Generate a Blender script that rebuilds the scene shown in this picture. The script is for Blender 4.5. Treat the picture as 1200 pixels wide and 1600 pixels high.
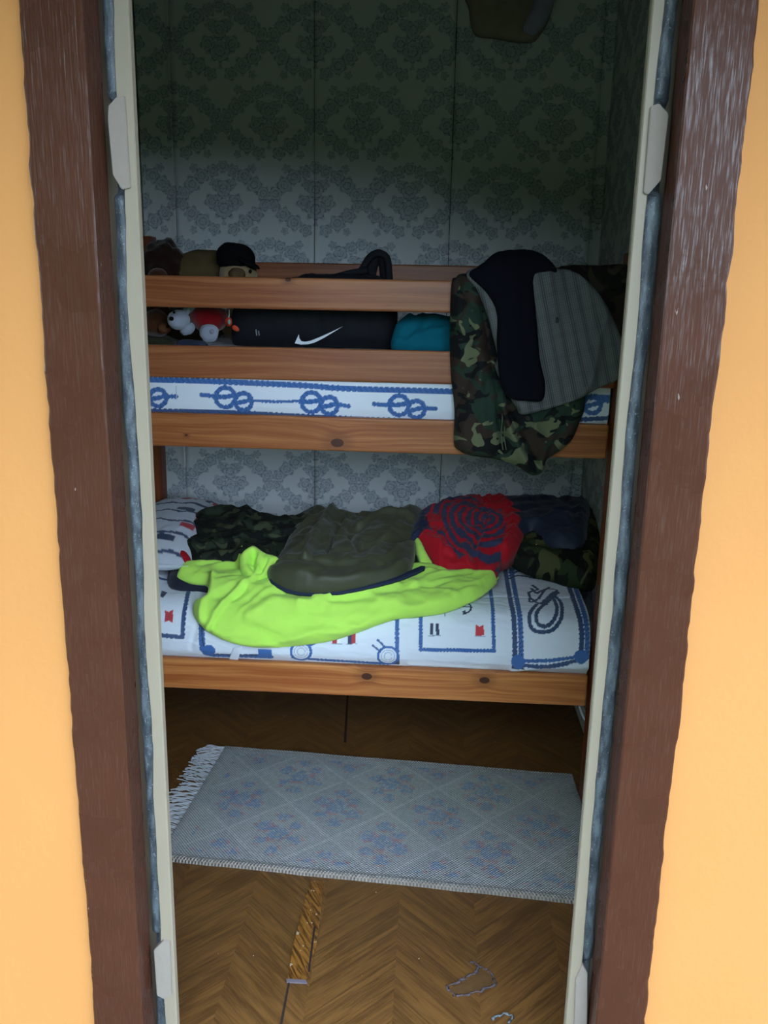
import bpy, bmesh, math, random
import numpy as np
from mathutils import Vector, Matrix

for o in list(bpy.data.objects):
    bpy.data.objects.remove(o, do_unlink=True)
scene = bpy.context.scene
COL = scene.collection
random.seed(7)

# ------------------------------------------------------------------ camera
FPX = 1330.0                                   # focal length in pixels of the 1200 x 1600 frame
PITCH, YAW, ROLL = math.radians(13.94), math.radians(3.2), math.radians(1.13)
CAM = np.array([0.0, 0.0, 1.65])
cF = np.array([-math.sin(YAW) * math.cos(PITCH), math.cos(YAW) * math.cos(PITCH), -math.sin(PITCH)])
cR0 = np.array([math.cos(YAW), math.sin(YAW), 0.0])
cU0 = np.cross(cR0, cF)
cR = math.cos(ROLL) * cR0 + math.sin(ROLL) * cU0
cU = np.cross(cR, cF)
cam_data = bpy.data.cameras.new('camera')
cam_data.sensor_fit = 'VERTICAL'
cam_data.sensor_height = 32.0
cam_data.sensor_width = 24.0
cam_data.lens = FPX / 1600.0 * 32.0
cam_data.clip_start = 0.02
cam = bpy.data.objects.new('camera', cam_data)
COL.objects.link(cam)
M = Matrix(((cR[0], cU[0], -cF[0], CAM[0]), (cR[1], cU[1], -cF[1], CAM[1]), (cR[2], cU[2], -cF[2], CAM[2]), (0, 0, 0, 1)))
cam.matrix_world = M
scene.camera = cam

# ------------------------------------------------------------------ world: bright overcast sky
world = bpy.data.worlds.new('sky')
scene.world = world
world.use_nodes = True
bg = world.node_tree.nodes['Background']
bg.inputs['Color'].default_value = (0.63, 0.81, 1.0, 1)
bg.inputs['Strength'].default_value = 11.5
scene.view_settings.view_transform = 'Standard'
scene.view_settings.look = 'None'
scene.view_settings.exposure = 0.0
scene.view_settings.gamma = 1.0
scene.view_settings.use_curve_mapping = False


# ------------------------------------------------------------------ pixel -> place helpers
def ray(px, py):
    return cF + (px - 600) / FPX * cR - (py - 800) / FPX * cU


def at(px, py, Y):
    d = ray(px, py)
    return CAM + d * (Y / d[1])


def on_floor(px, py, Z=0.0):
    d = ray(px, py)
    return CAM + d * ((Z - CAM[2]) / d[2])


# ------------------------------------------------------------------ node helpers
def lin(h):
    h = h.lstrip('#')
    c = [int(h[i:i + 2], 16) / 255 for i in (0, 2, 4)]
    return tuple(x / 12.92 if x <= .04045 else ((x + .055) / 1.055) ** 2.4 for x in c)


class G:
    def __init__(s, name, rough=.8, spec=.3):
        s.mat = bpy.data.materials.new(name)
        s.mat.use_nodes = True
        s.nt = s.mat.node_tree
        s.b = s.nt.nodes['Principled BSDF']
        s.b.inputs['Roughness'].default_value = rough
        s.b.inputs['Specular IOR Level'].default_value = spec

    def n(s, t):
        return s.nt.nodes.new(t)

    def put(s, sock, v):
        if isinstance(v, (int, float)):
            sock.default_value = v
        elif isinstance(v, (tuple, list)):
            sock.default_value = tuple(v) + (1,) if len(v) == 3 and sock.type == 'RGBA' else v
        else:
            s.nt.links.new(v, sock)

    def m(s, op, a, b=None, c=None):
        n = s.n('ShaderNodeMath')
        n.operation = op
        s.put(n.inputs[0], a)
        if b is not None:
            s.put(n.inputs[1], b)
        if c is not None:
            s.put(n.inputs[2], c)
        return n.outputs[0]

    def add(s, a, b): return s.m('ADD', a, b)
    def sub(s, a, b): return s.m('SUBTRACT', a, b)
    def mul(s, a, b): return s.m('MULTIPLY', a, b)

    def pos(s):
        g = s.n('ShaderNodeNewGeometry')
        x = s.n('ShaderNodeSeparateXYZ')
        s.nt.links.new(g.outputs['Position'], x.inputs[0])
        return x.outputs[0], x.outputs[1], x.outputs[2]

    def uv(s):
        g = s.n('ShaderNodeUVMap')
        x = s.n('ShaderNodeSeparateXYZ')
        s.nt.links.new(g.outputs[0], x.inputs[0])
        return x.outputs[0], x.outputs[1]

    def vec(s, x, y, z=0.0):
        c = s.n('ShaderNodeCombineXYZ')
        for i, v in enumerate((x, y, z)):
            s.put(c.inputs[i], v)
        return c.outputs[0]

    def noise(s, v, scale, detail=3, rough=.5, dist=0.0):
        n = s.n('ShaderNodeTexNoise')
        s.put(n.inputs['Vector'], v)
        n.inputs['Scale'].default_value = scale
        n.inputs['Detail'].default_value = detail
        n.inputs['Roughness'].default_value = rough
        n.inputs['Distortion'].default_value = dist
        return n.outputs[0]

    def mapr(s, v, a, b, c=0.0, d=1.0, smooth=True):
        n = s.n('ShaderNodeMapRange')
        if smooth:
            n.interpolation_type = 'SMOOTHSTEP'
        s.put(n.inputs[0], v)
        for i, k in enumerate((a, b, c, d)):
            s.put(n.inputs[i + 1], k)
        return n.outputs[0]

    def mix(s, f, a, b, mode='MIX'):
        n = s.n('ShaderNodeMix')
        n.data_type = 'RGBA'
        n.blend_type = mode
        s.put(n.inputs[0], f)
        s.put(n.inputs[6], a)
        s.put(n.inputs[7], b)
        return n.outputs[2]

    def attr(s, name='Col'):
        n = s.n('ShaderNodeAttribute')
        n.attribute_name = name
        return n.outputs['Color']

    def bump(s, h, strength=.3, dist=.002):
        n = s.n('ShaderNodeBump')
        n.inputs['Strength'].default_value = strength
        n.inputs['Distance'].default_value = dist
        s.nt.links.new(h, n.inputs['Height'])
        s.nt.links.new(n.outputs[0], s.b.inputs['Normal'])

    def color(s, c):
        s.put(s.b.inputs['Base Color'], c)
        return s.mat

    def rough(s, v):
        s.put(s.b.inputs['Roughness'], v)


def plain(name, hexa, rough=.8, spec=.3, var=.12, scale=30, bump=0.0, bscale=200):
    g = G(name, rough, spec)
    x, y, z = g.pos()
    n = g.noise(g.vec(x, y, z), scale, 4)
    c = lin(hexa)
    g.color(g.mix(n, tuple(k * (1 - var) for k in c), tuple(min(1, k * (1 + var)) for k in c)))
    if bump:
        g.bump(g.noise(g.vec(x, y, z), bscale, 3), bump, .002)
    return g.mat


def pine(name, c1, c2, knots=(), axis='x', seed=0.0, rough=.38):
    """varnished pine, grain along x (or z); knots = (along, across, radius)"""
    g = G(name, rough, .4)
    x, y, z = g.pos()
    a, b = (x, z) if axis == 'x' else (z, x)
    warp = g.noise(g.vec(g.mul(a, 1.5), g.mul(b, 6), seed), 1.0, 2)
    bb = g.add(b, g.mul(warp, .05))
    kmask = None
    for (ka, kb, kr) in knots:
        da, db = g.sub(a, ka), g.sub(b, kb)
        r2 = g.add(g.mul(g.mul(da, da), .45), g.mul(db, db))
        r = g.m('SQRT', r2)
        infl = g.m('EXPONENT', g.mul(r2, -1 / (2 * (kr * 1.6) ** 2)))
        bb = g.add(bb, g.mul(g.mul(infl, db), .9))
        dk = g.mapr(r, kr * .75, kr * 1.05, 1.0, 0.0)
        halo = g.mul(g.mapr(r, kr, kr * 3.0, 1.0, 0.0), .35)
        kk = g.m('MAXIMUM', dk, halo)
        kmask = kk if kmask is None else g.m('MAXIMUM', kmask, kk)
    fine = g.noise(g.vec(g.mul(a, 3), g.mul(bb, 160), g.add(g.mul(y, 60), seed)), 1.0, 4, .6)
    broad = g.noise(g.vec(g.mul(a, 1.2), g.mul(bb, 45), g.add(g.mul(y, 20), seed)), 1.0, 3)
    f = g.add(g.mul(fine, .45), g.mul(broad, .55))
    col = g.mix(g.mapr(f, .36, .66), lin(c1), lin(c2))
    if kmask is not None:
        col = g.mix(kmask, col, lin('4a2618'))
    g.rough(g.mapr(fine, .2, .8, rough - .05, rough + .12))
    return g.color(col)


# ------------------------------------------------------------------ mesh helpers
def link_mesh(name, V, Fc, mat, parent=None, smooth=False, col=None, uv=None, base=None):
    V = np.asarray(V, dtype=float)
    if parent is not None:
        org = np.array(parent.location)
        if parent.parent is not None:
            org = org + np.array(parent.parent.location)
    else:
        org = np.array(base) if base is not None else np.array([(V[:, 0].min() + V[:, 0].max()) / 2, (V[:, 1].min() + V[:, 1].max()) / 2, V[:, 2].min()])
    me = bpy.data.meshes.new(name)
    me.from_pydata((V - org).tolist(), [], Fc if isinstance(Fc, list) else Fc.tolist())
    me.update()
    if smooth:
        me.polygons.foreach_set('use_smooth', [True] * len(me.polygons))
    if col is not None:
        ca = me.color_attributes.new('Col', 'FLOAT_COLOR', 'POINT')
        c4 = np.ones((len(V), 4), dtype=np.float32)
        c4[:, :3] = col
        ca.data.foreach_set('color', c4.ravel())
    if uv is not None:
        ul = me.uv_layers.new(name='UVMap')
        li = np.zeros(len(me.loops), dtype=np.int32)
        me.loops.foreach_get('vertex_index', li)
        ul.data.foreach_set('uv', np.asarray(uv, dtype=np.float32)[li].ravel())
    if mat is not None:
        me.materials.append(mat)
    o = bpy.data.objects.new(name, me)
    COL.objects.link(o)
    if parent is not None:
        o.parent = parent
    else:
        o.location = org
    return o


def bm_arrays(bm):
    bm.verts.ensure_lookup_table()
    V = np.array([v.co[:] for v in bm.verts])
    Fc = [[v.index for v in f.verts] for f in bm.faces]
    bm.free()
    return V, Fc


def box(name, x0, x1, y0, y1, z0, z1, mat, parent=None, bev=0.0, seg=2, base=None):
    bm = bmesh.new()
    bmesh.ops.create_cube(bm, size=1.0)
    for v in bm.verts:
        v.co = Vector((x0 + (v.co.x + .5) * (x1 - x0), y0 + (v.co.y + .5) * (y1 - y0), z0 + (v.co.z + .5) * (z1 - z0)))
    if bev:
        bmesh.ops.bevel(bm, geom=bm.edges[:], offset=bev, segments=seg, affect='EDGES', profile=.5)
    bm.verts.index_update()
    V, Fc = bm_arrays(bm)
    o = link_mesh(name, V, Fc, mat, parent, False, base=base)
    return o


def empty(name, loc):
    o = bpy.data.objects.new(name, None)
    o.empty_display_size = .1
    COL.objects.link(o)
    o.location = loc
    return o


def tag(o, label, cat=None, group=None, kind=None):
    o['label'] = label
    if cat:
        o['category'] = cat
    if group:
        o['group'] = group
    if kind:
        o['kind'] = kind
    return o


def hash2(i, j, seed):
    return np.mod(np.sin(i * 127.1 + j * 311.7 + seed * 74.7) * 43758.5453, 1.0)


def vnoise(x, y, seed=0.0):
    i, j = np.floor(x), np.floor(y)
    fx, fy = x - i, y - j
    fx = fx * fx * fx * (fx * (fx * 6 - 15) + 10)
    fy = fy * fy * fy * (fy * (fy * 6 - 15) + 10)
    a, b = hash2(i, j, seed), hash2(i + 1, j, seed)
    c, d = hash2(i, j + 1, seed), hash2(i + 1, j + 1, seed)
    return (a * (1 - fx) + b * fx) * (1 - fy) + (c * (1 - fx) + d * fx) * fy


def fbm(x, y, seed=0.0, oct=3):
    t, amp, s = 0, .5, 0
    for k in range(oct):
        t = t + amp * vnoise(x * 2 ** k, y * 2 ** k, seed + k * 3.3)
        s += amp
        amp *= .5
    return t / s


def grid_faces(m, n, flip=False):
    idx = np.arange(m * n).reshape(m, n)
    a, b, c, d = idx[:-1, :-1].ravel(), idx[1:, :-1].ravel(), idx[1:, 1:].ravel(), idx[:-1, 1:].ravel()
    return np.stack([a, d, c, b] if flip else [a, b, c, d], 1)


class Profile:
    """a surface made by sweeping a (Y, Z) line along X; s runs along the line from the front up and back"""
    def __init__(s, pts, smooth=True):
        P = np.array(pts, float)
        if smooth:
            P = catmull(P, 8, closed=False)
        s.n0 = np.linalg.norm(P[1] - P[0])
        t0 = (P[0] - P[1]) / np.linalg.norm(P[0] - P[1])
        t1 = (P[-1] - P[-2]) / np.linalg.norm(P[-1] - P[-2])
        P = np.vstack([P[0] + t0 * 1.0, P, P[-1] + t1 * 1.0])
        s.P = P
        L = np.linalg.norm(np.diff(P, axis=0), axis=1)
        s.S = np.concatenate([[0], np.cumsum(L)]) - 1.0
        s.len = s.S[-1] - 1.0
        T = np.gradient(P, s.S, axis=0)
        T /= np.linalg.norm(T, axis=1)[:, None]
        s.N = np.stack([-T[:, 1], T[:, 0]], 1)

    def hit(s, px, py):
        d = ray(px, py)
        best = None
        o = np.array([CAM[1], CAM[2]])
        dd = np.array([d[1], d[2]])
        for k in range(len(s.P) - 1):
            a, b = s.P[k], s.P[k + 1]
            e = b - a
            den = dd[0] * e[1] - dd[1] * e[0]
            if abs(den) < 1e-9:
                continue
            w = a - o
            t = (w[0] * e[1] - w[1] * e[0]) / den
            u = (w[0] * dd[1] - w[1] * dd[0]) / den
            if t > 0 and -1e-6 <= u <= 1 + 1e-6 and (best is None or t < best[0]):
                best = (t, d[0] * t, s.S[k] + u * (s.S[k + 1] - s.S[k]))
        if best is None:
            dn = dd / np.linalg.norm(dd)          # ray passes over the crest: take the crest itself
            w = s.P[1:-1] - o
            tt = w @ dn
            dist = np.abs(w[:, 0] * dn[1] - w[:, 1] * dn[0])
            k = int(np.argmin(dist / tt))
            return d[0] * tt[k] / np.linalg.norm(dd), s.S[k + 1]
        return best[1], best[2]

    def place(s, X, S, off):
        y = np.interp(S, s.S, s.P[:, 0])
        z = np.interp(S, s.S, s.P[:, 1])
        ny = np.interp(S, s.S, s.N[:, 0])
        nz = np.interp(S, s.S, s.N[:, 1])
        return np.stack([X, y + ny * off, z + nz * off], -1)


def catmull(P, k, closed=True):
    P = np.asarray(P, float)
    n = len(P)
    out = []
    rng = range(n) if closed else range(n - 1)
    for i in rng:
        if closed:
            p0, p1, p2, p3 = P[i - 1], P[i], P[(i + 1) % n], P[(i + 2) % n]
        else:
            p0, p1, p2, p3 = P[max(i - 1, 0)], P[i], P[i + 1], P[min(i + 2, n - 1)]
        for t in np.arange(k) / k:
            out.append(.5 * ((2 * p1) + (-p0 + p2) * t + (2 * p0 - 5 * p1 + 4 * p2 - p3) * t * t + (-p0 + 3 * p1 - 3 * p2 + p3) * t ** 3))
    if not closed:
        out.append(P[-1])
    return np.array(out)


def seg_dist(Q, A, B):
    """distance from points Q (n,2) to segments, nearest point and position along the whole line"""
    best = np.full(len(Q), 1e9)
    near = np.zeros_like(Q)
    along = np.zeros(len(Q))
    acc = 0.0
    for a, b in zip(A, B):
        e = b - a
        l2 = e @ e
        t = np.clip(((Q - a) @ e) / max(l2, 1e-12), 0, 1)
        p = a + t[:, None] * e
        d = np.hypot(*(Q - p).T)
        w = d < best
        best[w] = d[w]
        near[w] = p[w]
        along[w] = acc + t[w] * math.sqrt(l2)
        acc += math.sqrt(l2)
    return best, near, along


def inside(Q, P):
    r = np.zeros(len(Q), bool)
    j = len(P) - 1
    for i in range(len(P)):
        xi, yi = P[i]
        xj, yj = P[j]
        c = ((yi > Q[:, 1]) != (yj > Q[:, 1]))
        with np.errstate(divide='ignore', invalid='ignore'):
            xx = (xj - xi) * (Q[:, 1] - yi) / (yj - yi + 1e-15) + xi
        r ^= c & (Q[:, 0] < xx)
        j = i
    return r


def drape(name, prof, poly, mat, parent=None, T=.03, w=.05, off=.004, edge=.004, wr=(), folds=(), res=.008, color=None, sub=4, gap=.0):
    """cloth whose outline lies on a swept surface; inflated from the rim inward and wrinkled"""
    pp = np.array([prof.hit(*p) for p in poly])
    if sub > 1:
        pp = catmull(pp, sub)
    x0, s0 = pp.min(0) - res
    x1, s1 = pp.max(0) + res
    gx = np.arange(x0, x1 + res, res)
    gs = np.arange(s0, s1 + res, res)
    XX, SS = np.meshgrid(gx, gs, indexing='ij')
    Q = np.stack([XX.ravel(), SS.ravel()], 1)
    ins = inside(Q, pp)
    A, B = pp, np.roll(pp, -1, 0)
    d, near, _ = seg_dist(Q, A, B)
    ok = ins & (d > res * .4)
    quads = grid_faces(len(gx), len(gs))
    keep = ok[quads].any(1)
    quads = quads[keep]
    used = np.unique(quads)
    Q2 = Q[used].copy()
    o2 = ok[used]
    Q2[~o2] = near[used][~o2]
    dd = np.where(o2, d[used], 0.0)
    remap = -np.ones(len(Q), int)
    remap[used] = np.arange(len(used))
    quads = remap[quads]
    t = np.clip(dd / w, 0, 1)
    infl = np.sqrt(np.clip(1 - (1 - t) ** 2, 0, 1))
    h = T * infl
    fade = np.clip(dd / (w * .6), 0.12, 1)
    for (ang, along, across, amp, seed) in wr:
        c, sn = math.cos(math.radians(ang)), math.sin(math.radians(ang))
        a = Q2[:, 0] * c + Q2[:, 1] * sn
        b = -Q2[:, 0] * sn + Q2[:, 1] * c
        b = b + 1.3 * across * (fbm(a / along * .9, b / along * 1.5, seed + 9, 2) - .5)
        a = a + .4 * along * (fbm(a / along * 1.2, b / across * .5, seed + 17, 2) - .5)
        nn = vnoise(a / (along * 1.6), b / across, seed)
        rid = 1 - np.sqrt((2 * nn - 1) ** 2 + .012) * 1.5
        n2 = vnoise(a / (along * .8) + 5.5, b / across * 1.9, seed + 31)
        rid = rid + .3 * (1 - np.sqrt((2 * n2 - 1) ** 2 + .02) * 1.5)
        h = h + amp * (rid - .25) * fade
    for (fp, amp, fw) in folds:
        fq = np.array([prof.hit(*p) for p in fp])
        if len(fq) > 2:
            fq = catmull(fq, 5, closed=False)
        fd, _, _ = seg_dist(Q2, fq[:-1], fq[1:])
        h = h + amp * np.exp(-(fd / fw) ** 2) * np.clip(dd / (fw), .2, 1)
    h = np.maximum(h, 0)
    front = prof.place(Q2[:, 0], Q2[:, 1], off + edge + h)
    back = prof.place(Q2[:, 0], Q2[:, 1], off - gap)
    n = len(Q2)
    E1 = {}
    for q in quads.tolist():
        for k in range(4):
            e = (q[k], q[(k + 1) % 4])
            E1[e] = 1
    rim = [[b, a, a + n, b + n] for (a, b) in E1 if (b, a) not in E1]
    faces = quads.tolist() + (quads[:, ::-1] + n).tolist() + rim
    V = np.vstack([front, back])
    col = None
    if color is not None:
        c = color(Q2)
        col = np.vstack([c, c])
    uv = np.vstack([Q2, Q2])
    return link_mesh(name, V, faces, mat, parent, True, col, uv)


class Paint:
    """prints (ropes, flags, knots) laid on a cloth, given as one colour per mesh point"""
    def __init__(s, prof, Q, basecol):
        s.prof, s.Q = prof, Q
        s.c = np.tile(np.array(basecol), (len(Q), 1))

    def to(s, pts):
        return np.array([s.prof.hit(*p) for p in pts])

    def stroke(s, pts, width, color, dark=None, period=.016, curve=True, closed=False, scal=.12):
        P = s.to(pts)
        if curve and len(P) > 2:
            P = catmull(P, 8, closed)
        if closed:
            P = np.vstack([P, P[:1]])
        m = (s.Q[:, 0] > P[:, 0].min() - width) & (s.Q[:, 0] < P[:, 0].max() + width) & (s.Q[:, 1] > P[:, 1].min() - width) & (s.Q[:, 1] < P[:, 1].max() + width)
        ii = np.where(m)[0]
        if not len(ii):
            return
        d, near, al = seg_dist(s.Q[ii], P[:-1], P[1:])
        ww = width / 2 * (1 + scal * np.cos(2 * np.pi * al / period))
        k = d < ww
        cc = np.tile(np.array(lin(color)), (len(ii), 1))
        if dark:
            sd = ((s.Q[ii] - near) @ np.array([.7, .7]))
            st = (np.mod(al / period + sd / width * 1.2, 1.0) < .28)
            cc[st] = lin(dark)
        s.c[ii[k]] = cc[k]

    def fill(s, pts, color):
        P = s.to(pts)
        k = inside(s.Q, P)
        s.c[k] = lin(color)

    def disc(s, px, py, rx, ry, color):
        s.fill([(px + rx * math.cos(a), py + ry * math.sin(a)) for a in np.linspace(0, 2 * math.pi, 28)[:-1]], color)


def ring(px, py, rx, ry, n=14):
    return [(px + rx * math.cos(a), py + ry * math.sin(a)) for a in np.linspace(0, 2 * math.pi, n + 1)[:-1]]


def lump(name, c, r, mat, parent=None, amp=.12, seed=0.0, sub=4, rot=0.0, sq=1.0, freq=1.6):
    """soft stuffed shape: rounded superellipsoid with uneven surface; rot turns about Y"""
    bm = bmesh.new()
    bmesh.ops.create_icosphere(bm, subdivisions=sub, radius=1.0)
    cs, sn = math.cos(rot), math.sin(rot)
    from mathutils import noise as mn
    for v in bm.verts:
        p = v.co.normalized()
        if sq != 1.0:
            p = Vector([math.copysign(abs(k) ** sq, k) for k in p])
        p = p * (1 + amp * mn.noise(p * freq + Vector((seed * 5.1, seed, -seed))) + amp * .4 * mn.noise(p * freq * 3 + Vector((seed, 3, seed))))
        x, y, z = p.x * r[0], p.y * r[1], p.z * r[2]
        v.co = Vector((c[0] + x * cs + z * sn, c[1] + y, c[2] - x * sn + z * cs))
    bm.verts.index_update()
    V, Fc = bm_arrays(bm)
    return link_mesh(name, V, Fc, mat, parent, True)


def tube(name, pts, rad, mat, parent=None, n=8, flat=1.0, sub=6):
    P = catmull(np.array(pts, float), sub, closed=False) if len(pts) > 2 else np.array(pts, float)
    rr = np.interp(np.linspace(0, 1, len(P)), np.linspace(0, 1, len(rad)), rad) if isinstance(rad, (list, tuple)) else np.full(len(P), rad)
    T = np.gradient(P, axis=0)
    T /= np.linalg.norm(T, axis=1)[:, None]
    up = np.array([.13, 1, .07])
    V = []
    for p, t, r in zip(P, T, rr):
        a = np.cross(t, up)
        a /= np.linalg.norm(a)
        b = np.cross(t, a)
        for k in range(n):
            an = 2 * math.pi * k / n
            V.append(p + a * math.cos(an) * r + b * math.sin(an) * r * flat)
    m = len(P)
    Fc = []
    for i in range(m - 1):
        for k in range(n):
            Fc.append([i * n + k, i * n + (k + 1) % n, (i + 1) * n + (k + 1) % n, (i + 1) * n + k])
    Fc.append(list(range(n))[::-1])
    Fc.append([(m - 1) * n + k for k in range(n)])
    return link_mesh(name, V, Fc, mat, parent, True)


def prism(name, pts, y0, y1, mat, parent=None, bev=.0):
    """polygon standing in the XZ plane, given thickness along Y"""
    n = len(pts)
    V = [(p[0], y0, p[1]) for p in pts] + [(p[0], y1, p[1]) for p in pts]
    Fc = [list(range(n)), [n + k for k in range(n)][::-1]] + [[k, n + k, n + (k + 1) % n, (k + 1) % n] for k in range(n)]
    bm = bmesh.new()
    vs = [bm.verts.new(v) for v in V]
    for f in Fc:
        bm.faces.new([vs[k] for k in f])
    bmesh.ops.recalc_face_normals(bm, faces=bm.faces[:])
    if bev:
        bmesh.ops.bevel(bm, geom=bm.edges[:], offset=bev, segments=2, affect='EDGES')
    bm.verts.index_update()
    V, Fc = bm_arrays(bm)
    return link_mesh(name, V, Fc, mat, parent)


# ------------------------------------------------------------------ key planes of the place (metres)
YW0, YW1 = 1.46, 1.62           # outer and inner face of the front wall
YB = 2.64                       # front face of the bed rails
YBACK = 3.65                    # papered back wall
XL, XR = -1.225, 0.648          # side walls of the small room
ZC = 2.85                       # ceiling

# ================================================================== materials
def m_stucco():
    g = G('orange_wall_paint', .75, .25)
    x, y, z = g.pos()
    n = g.noise(g.vec(x, y, z), 3.0, 4)
    f = g.noise(g.vec(x, y, z), 60, 4)
    c = g.mix(n, lin('be7f46'), lin('c6864d'))
    g.bump(g.add(g.mul(f, .5), g.noise(g.vec(x, y, z), 12, 3)), .25, .004)
    return g.color(c)


def m_brown():
    g = G('brown_gloss_paint', .34, .24)
    x, y, z = g.pos()
    br = g.noise(g.vec(g.mul(x, 220), g.mul(y, 220), g.mul(z, 5)), 1.0, 3)
    n = g.noise(g.vec(x, y, z), 9, 4)
    c = g.mix(n, lin('43261a'), lin('502f23'))
    chip = g.mapr(g.noise(g.vec(g.mul(x, 55), g.mul(y, 55), g.mul(z, 22)), 1.0, 3, .6), .735, .76)
    c = g.mix(g.mul(chip, .6), c, lin('a08f88'))
    g.rough(g.mapr(n, .3, .7, .24, .36))
    g.put(g.b.inputs['Specular IOR Level'], g.mapr(g.noise(g.vec(g.mul(x, 420), g.mul(y, 420), g.mul(z, 22)), 1.0, 3, .6), .46, .76, .07, .48))
    g.bump(g.add(g.mul(br, 1.4), g.add(g.mul(g.noise(g.vec(g.mul(x, 320), g.mul(y, 320), g.mul(z, 45)), 1.0, 2), .7), g.noise(g.vec(x, y, z), 60, 2))), .22, .0026)
    return g.color(c)


def m_cream():
    g = G('cream_frame_paint', .5, .35)
    x, y, z = g.pos()
    n = g.noise(g.vec(x, y, g.mul(z, .3)), 30, 4)
    c = g.mix(n, lin('8b7d6c'), lin('948674'))
    sp = g.mapr(g.noise(g.vec(x, y, z), 110, 2), .76, .8)
    return g.color(g.mix(g.mul(sp, .6), c, lin('5a5348')))


def m_seal():
    g = G('weathered_grey_seal', .42, .5)
    x, y, z = g.pos()
    n = g.noise(g.vec(x, y, g.mul(z, .35)), 55, 5, .6)
    f = g.noise(g.vec(x, y, z), 260, 3)
    c = g.mix(g.mapr(n, .35, .68), lin('3c4147'), lin('6d757b'))
    c = g.mix(g.mapr(f, .62, .72), c, lin('9aa0a5'))
    g.bump(g.add(n, g.mul(f, .5)), .5, .004)
    return g.color(c)


def m_wallpaper(side=False):
    g = G('damask_wallpaper_side' if side else 'damask_wallpaper', .62, .3)
    x, y, z = g.pos()
    if side:
        x, y = g.sub(XR + YBACK, y), x
    PX, PZ = .38, .587

    warp = g.mul(g.sub(g.noise(g.vec(x, y, z), 70, 2), .5), .006)
    zr = g.mul(g.sub(g.add(z, warp), 2.335), 2 / PZ)
    row = g.m('FLOOR', g.add(zr, .5))
    lz = g.mul(g.sub(zr, row), PZ / 2)
    half = g.m('FRACT', g.mul(row, .5))                       # 0 or .5: every other row is shifted
    lx = g.mul(g.sub(g.m('FRACT', g.add(g.add(g.mul(g.sub(g.add(x, warp), -.317), 1 / PX), half), .5)), .5), PX)
    ax = g.m('ABSOLUTE', lx)
    t = None
    l = None
    for (rx, rz, r, k, ph) in ((0, .040, .042, 6, 0), (0, -.036, .052, 8, .3), (.048, -.010, .036, 5, 1), (.036, .060, .024, 5, .6), (0, .126, .030, 5, .2), (.042, .108, .030, 6, 2.0), (.088, .088, .036, 5, .9), (.128, .056, .038, 5, .1), (.165, .022, .034, 6, .4), (.040, -.118, .030, 5, .5), (.088, -.088, .038, 5, 1.4), (.134, -.058, .036, 6, .8), (.172, -.020, .030, 5, 1.9), (.120, .118, .020, 5, .3), (.128, -.122, .018, 5, .7), (0, -.094, .011, 3, 1.57)):
        dx, dz = g.sub(ax, rx), g.sub(lz, rz)
        rho = g.m('SQRT', g.add(g.mul(dx, dx), g.mul(dz, dz)))
        an = g.m('ARCTAN2', dz, dx)
        pet = g.m('COSINE', g.add(g.mul(an, float(k)), ph))
        q = g.m('DIVIDE', rho, g.add(g.mul(pet, r * .17), r * .86))
        fl = g.mapr(q, .90, 1.08, 1.0, 0.0)
        rg = g.m('COSINE', g.add(g.mul(q, 14.5), g.mul(pet, 1.8)))
        ln = g.mul(g.mapr(rg, .55, .95), fl)
        t = fl if t is None else g.m('MAXIMUM', t, fl)
        l = ln if l is None else g.m('MAXIMUM', l, ln)
    nz = g.noise(g.vec(x, y, z), 90, 4, .6)
    t = g.mul(t, g.mapr(nz, .3, .62, .45, 1.0))
    age = g.noise(g.vec(x, y, z), 2.4, 3)
    c = g.mix(age, lin('d4d9dc'), lin('dcdedb'))
    c = g.mix(g.mul(t, .62), c, lin('98a4b0'))
    c = g.mix(g.mul(l, g.mapr(nz, .35, .6, .2, .75)), c, lin('5f6c79'))
    g.bump(g.add(t, l), .12, .001)
    return g.color(c)


def m_vinyl():
    g = G('parquet_vinyl', .42, .4)
    x, y, z = g.pos()
    W, PW = .21, .075
    band = g.m('FLOOR', g.mul(g.add(x, .05), 1 / W))
    par = g.sub(g.mul(g.m('FRACT', g.mul(band, .5)), 4.0), 1.0)          # -1 / +1
    a = g.mul(g.add(x, g.mul(y, par)), .7071)
    b = g.mul(g.sub(y, g.mul(x, par)), .7071)
    pl = g.m('FLOOR', g.mul(b, 1 / PW))
    idn = g.n('ShaderNodeTexWhiteNoise')
    g.put(idn.inputs['Vector'], g.vec(pl, band, 0))
    rnd = idn.outputs['Value']
    fb = g.m('FRACT', g.mul(b, 1 / PW))
    grain = g.noise(g.vec(g.mul(a, 9), g.mul(b, 150), g.mul(rnd, 40)), 1.0, 4, .65, .6)
    broad = g.noise(g.vec(g.mul(a, 4), g.mul(b, 34), g.mul(rnd, 40)), 1.0, 3, .5, .8)
    f = g.add(g.mul(grain, .55), g.mul(broad, .45))
    c = g.mix(g.mapr(f, .36, .64), lin('4c3119'), lin('7e572c'))
    c = g.mix(g.add(g.mul(rnd, .25), .2), c, lin('5f3e1f'))
    joint = g.m('MAXIMUM', g.mapr(fb, .0, .04, 1.0, 0.0), g.mapr(fb, .96, 1.0, 0.0, 1.0))
    c = g.mix(g.mul(joint, .45), c, lin('3c2614'))
    speck = g.mapr(g.noise(g.vec(x, y, z), 70, 1), .80, .82)
    c = g.mix(g.mul(speck, .7), c, lin('c9b9a0'))
    wav = g.noise(g.vec(x, y, z), 4.5, 2)
    g.bump(g.add(g.mul(wav, 3.0), g.mul(grain, .08)), .25, .006)
    g.rough(g.mapr(grain, .3, .7, .34, .5))
    return g.color(c)


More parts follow.
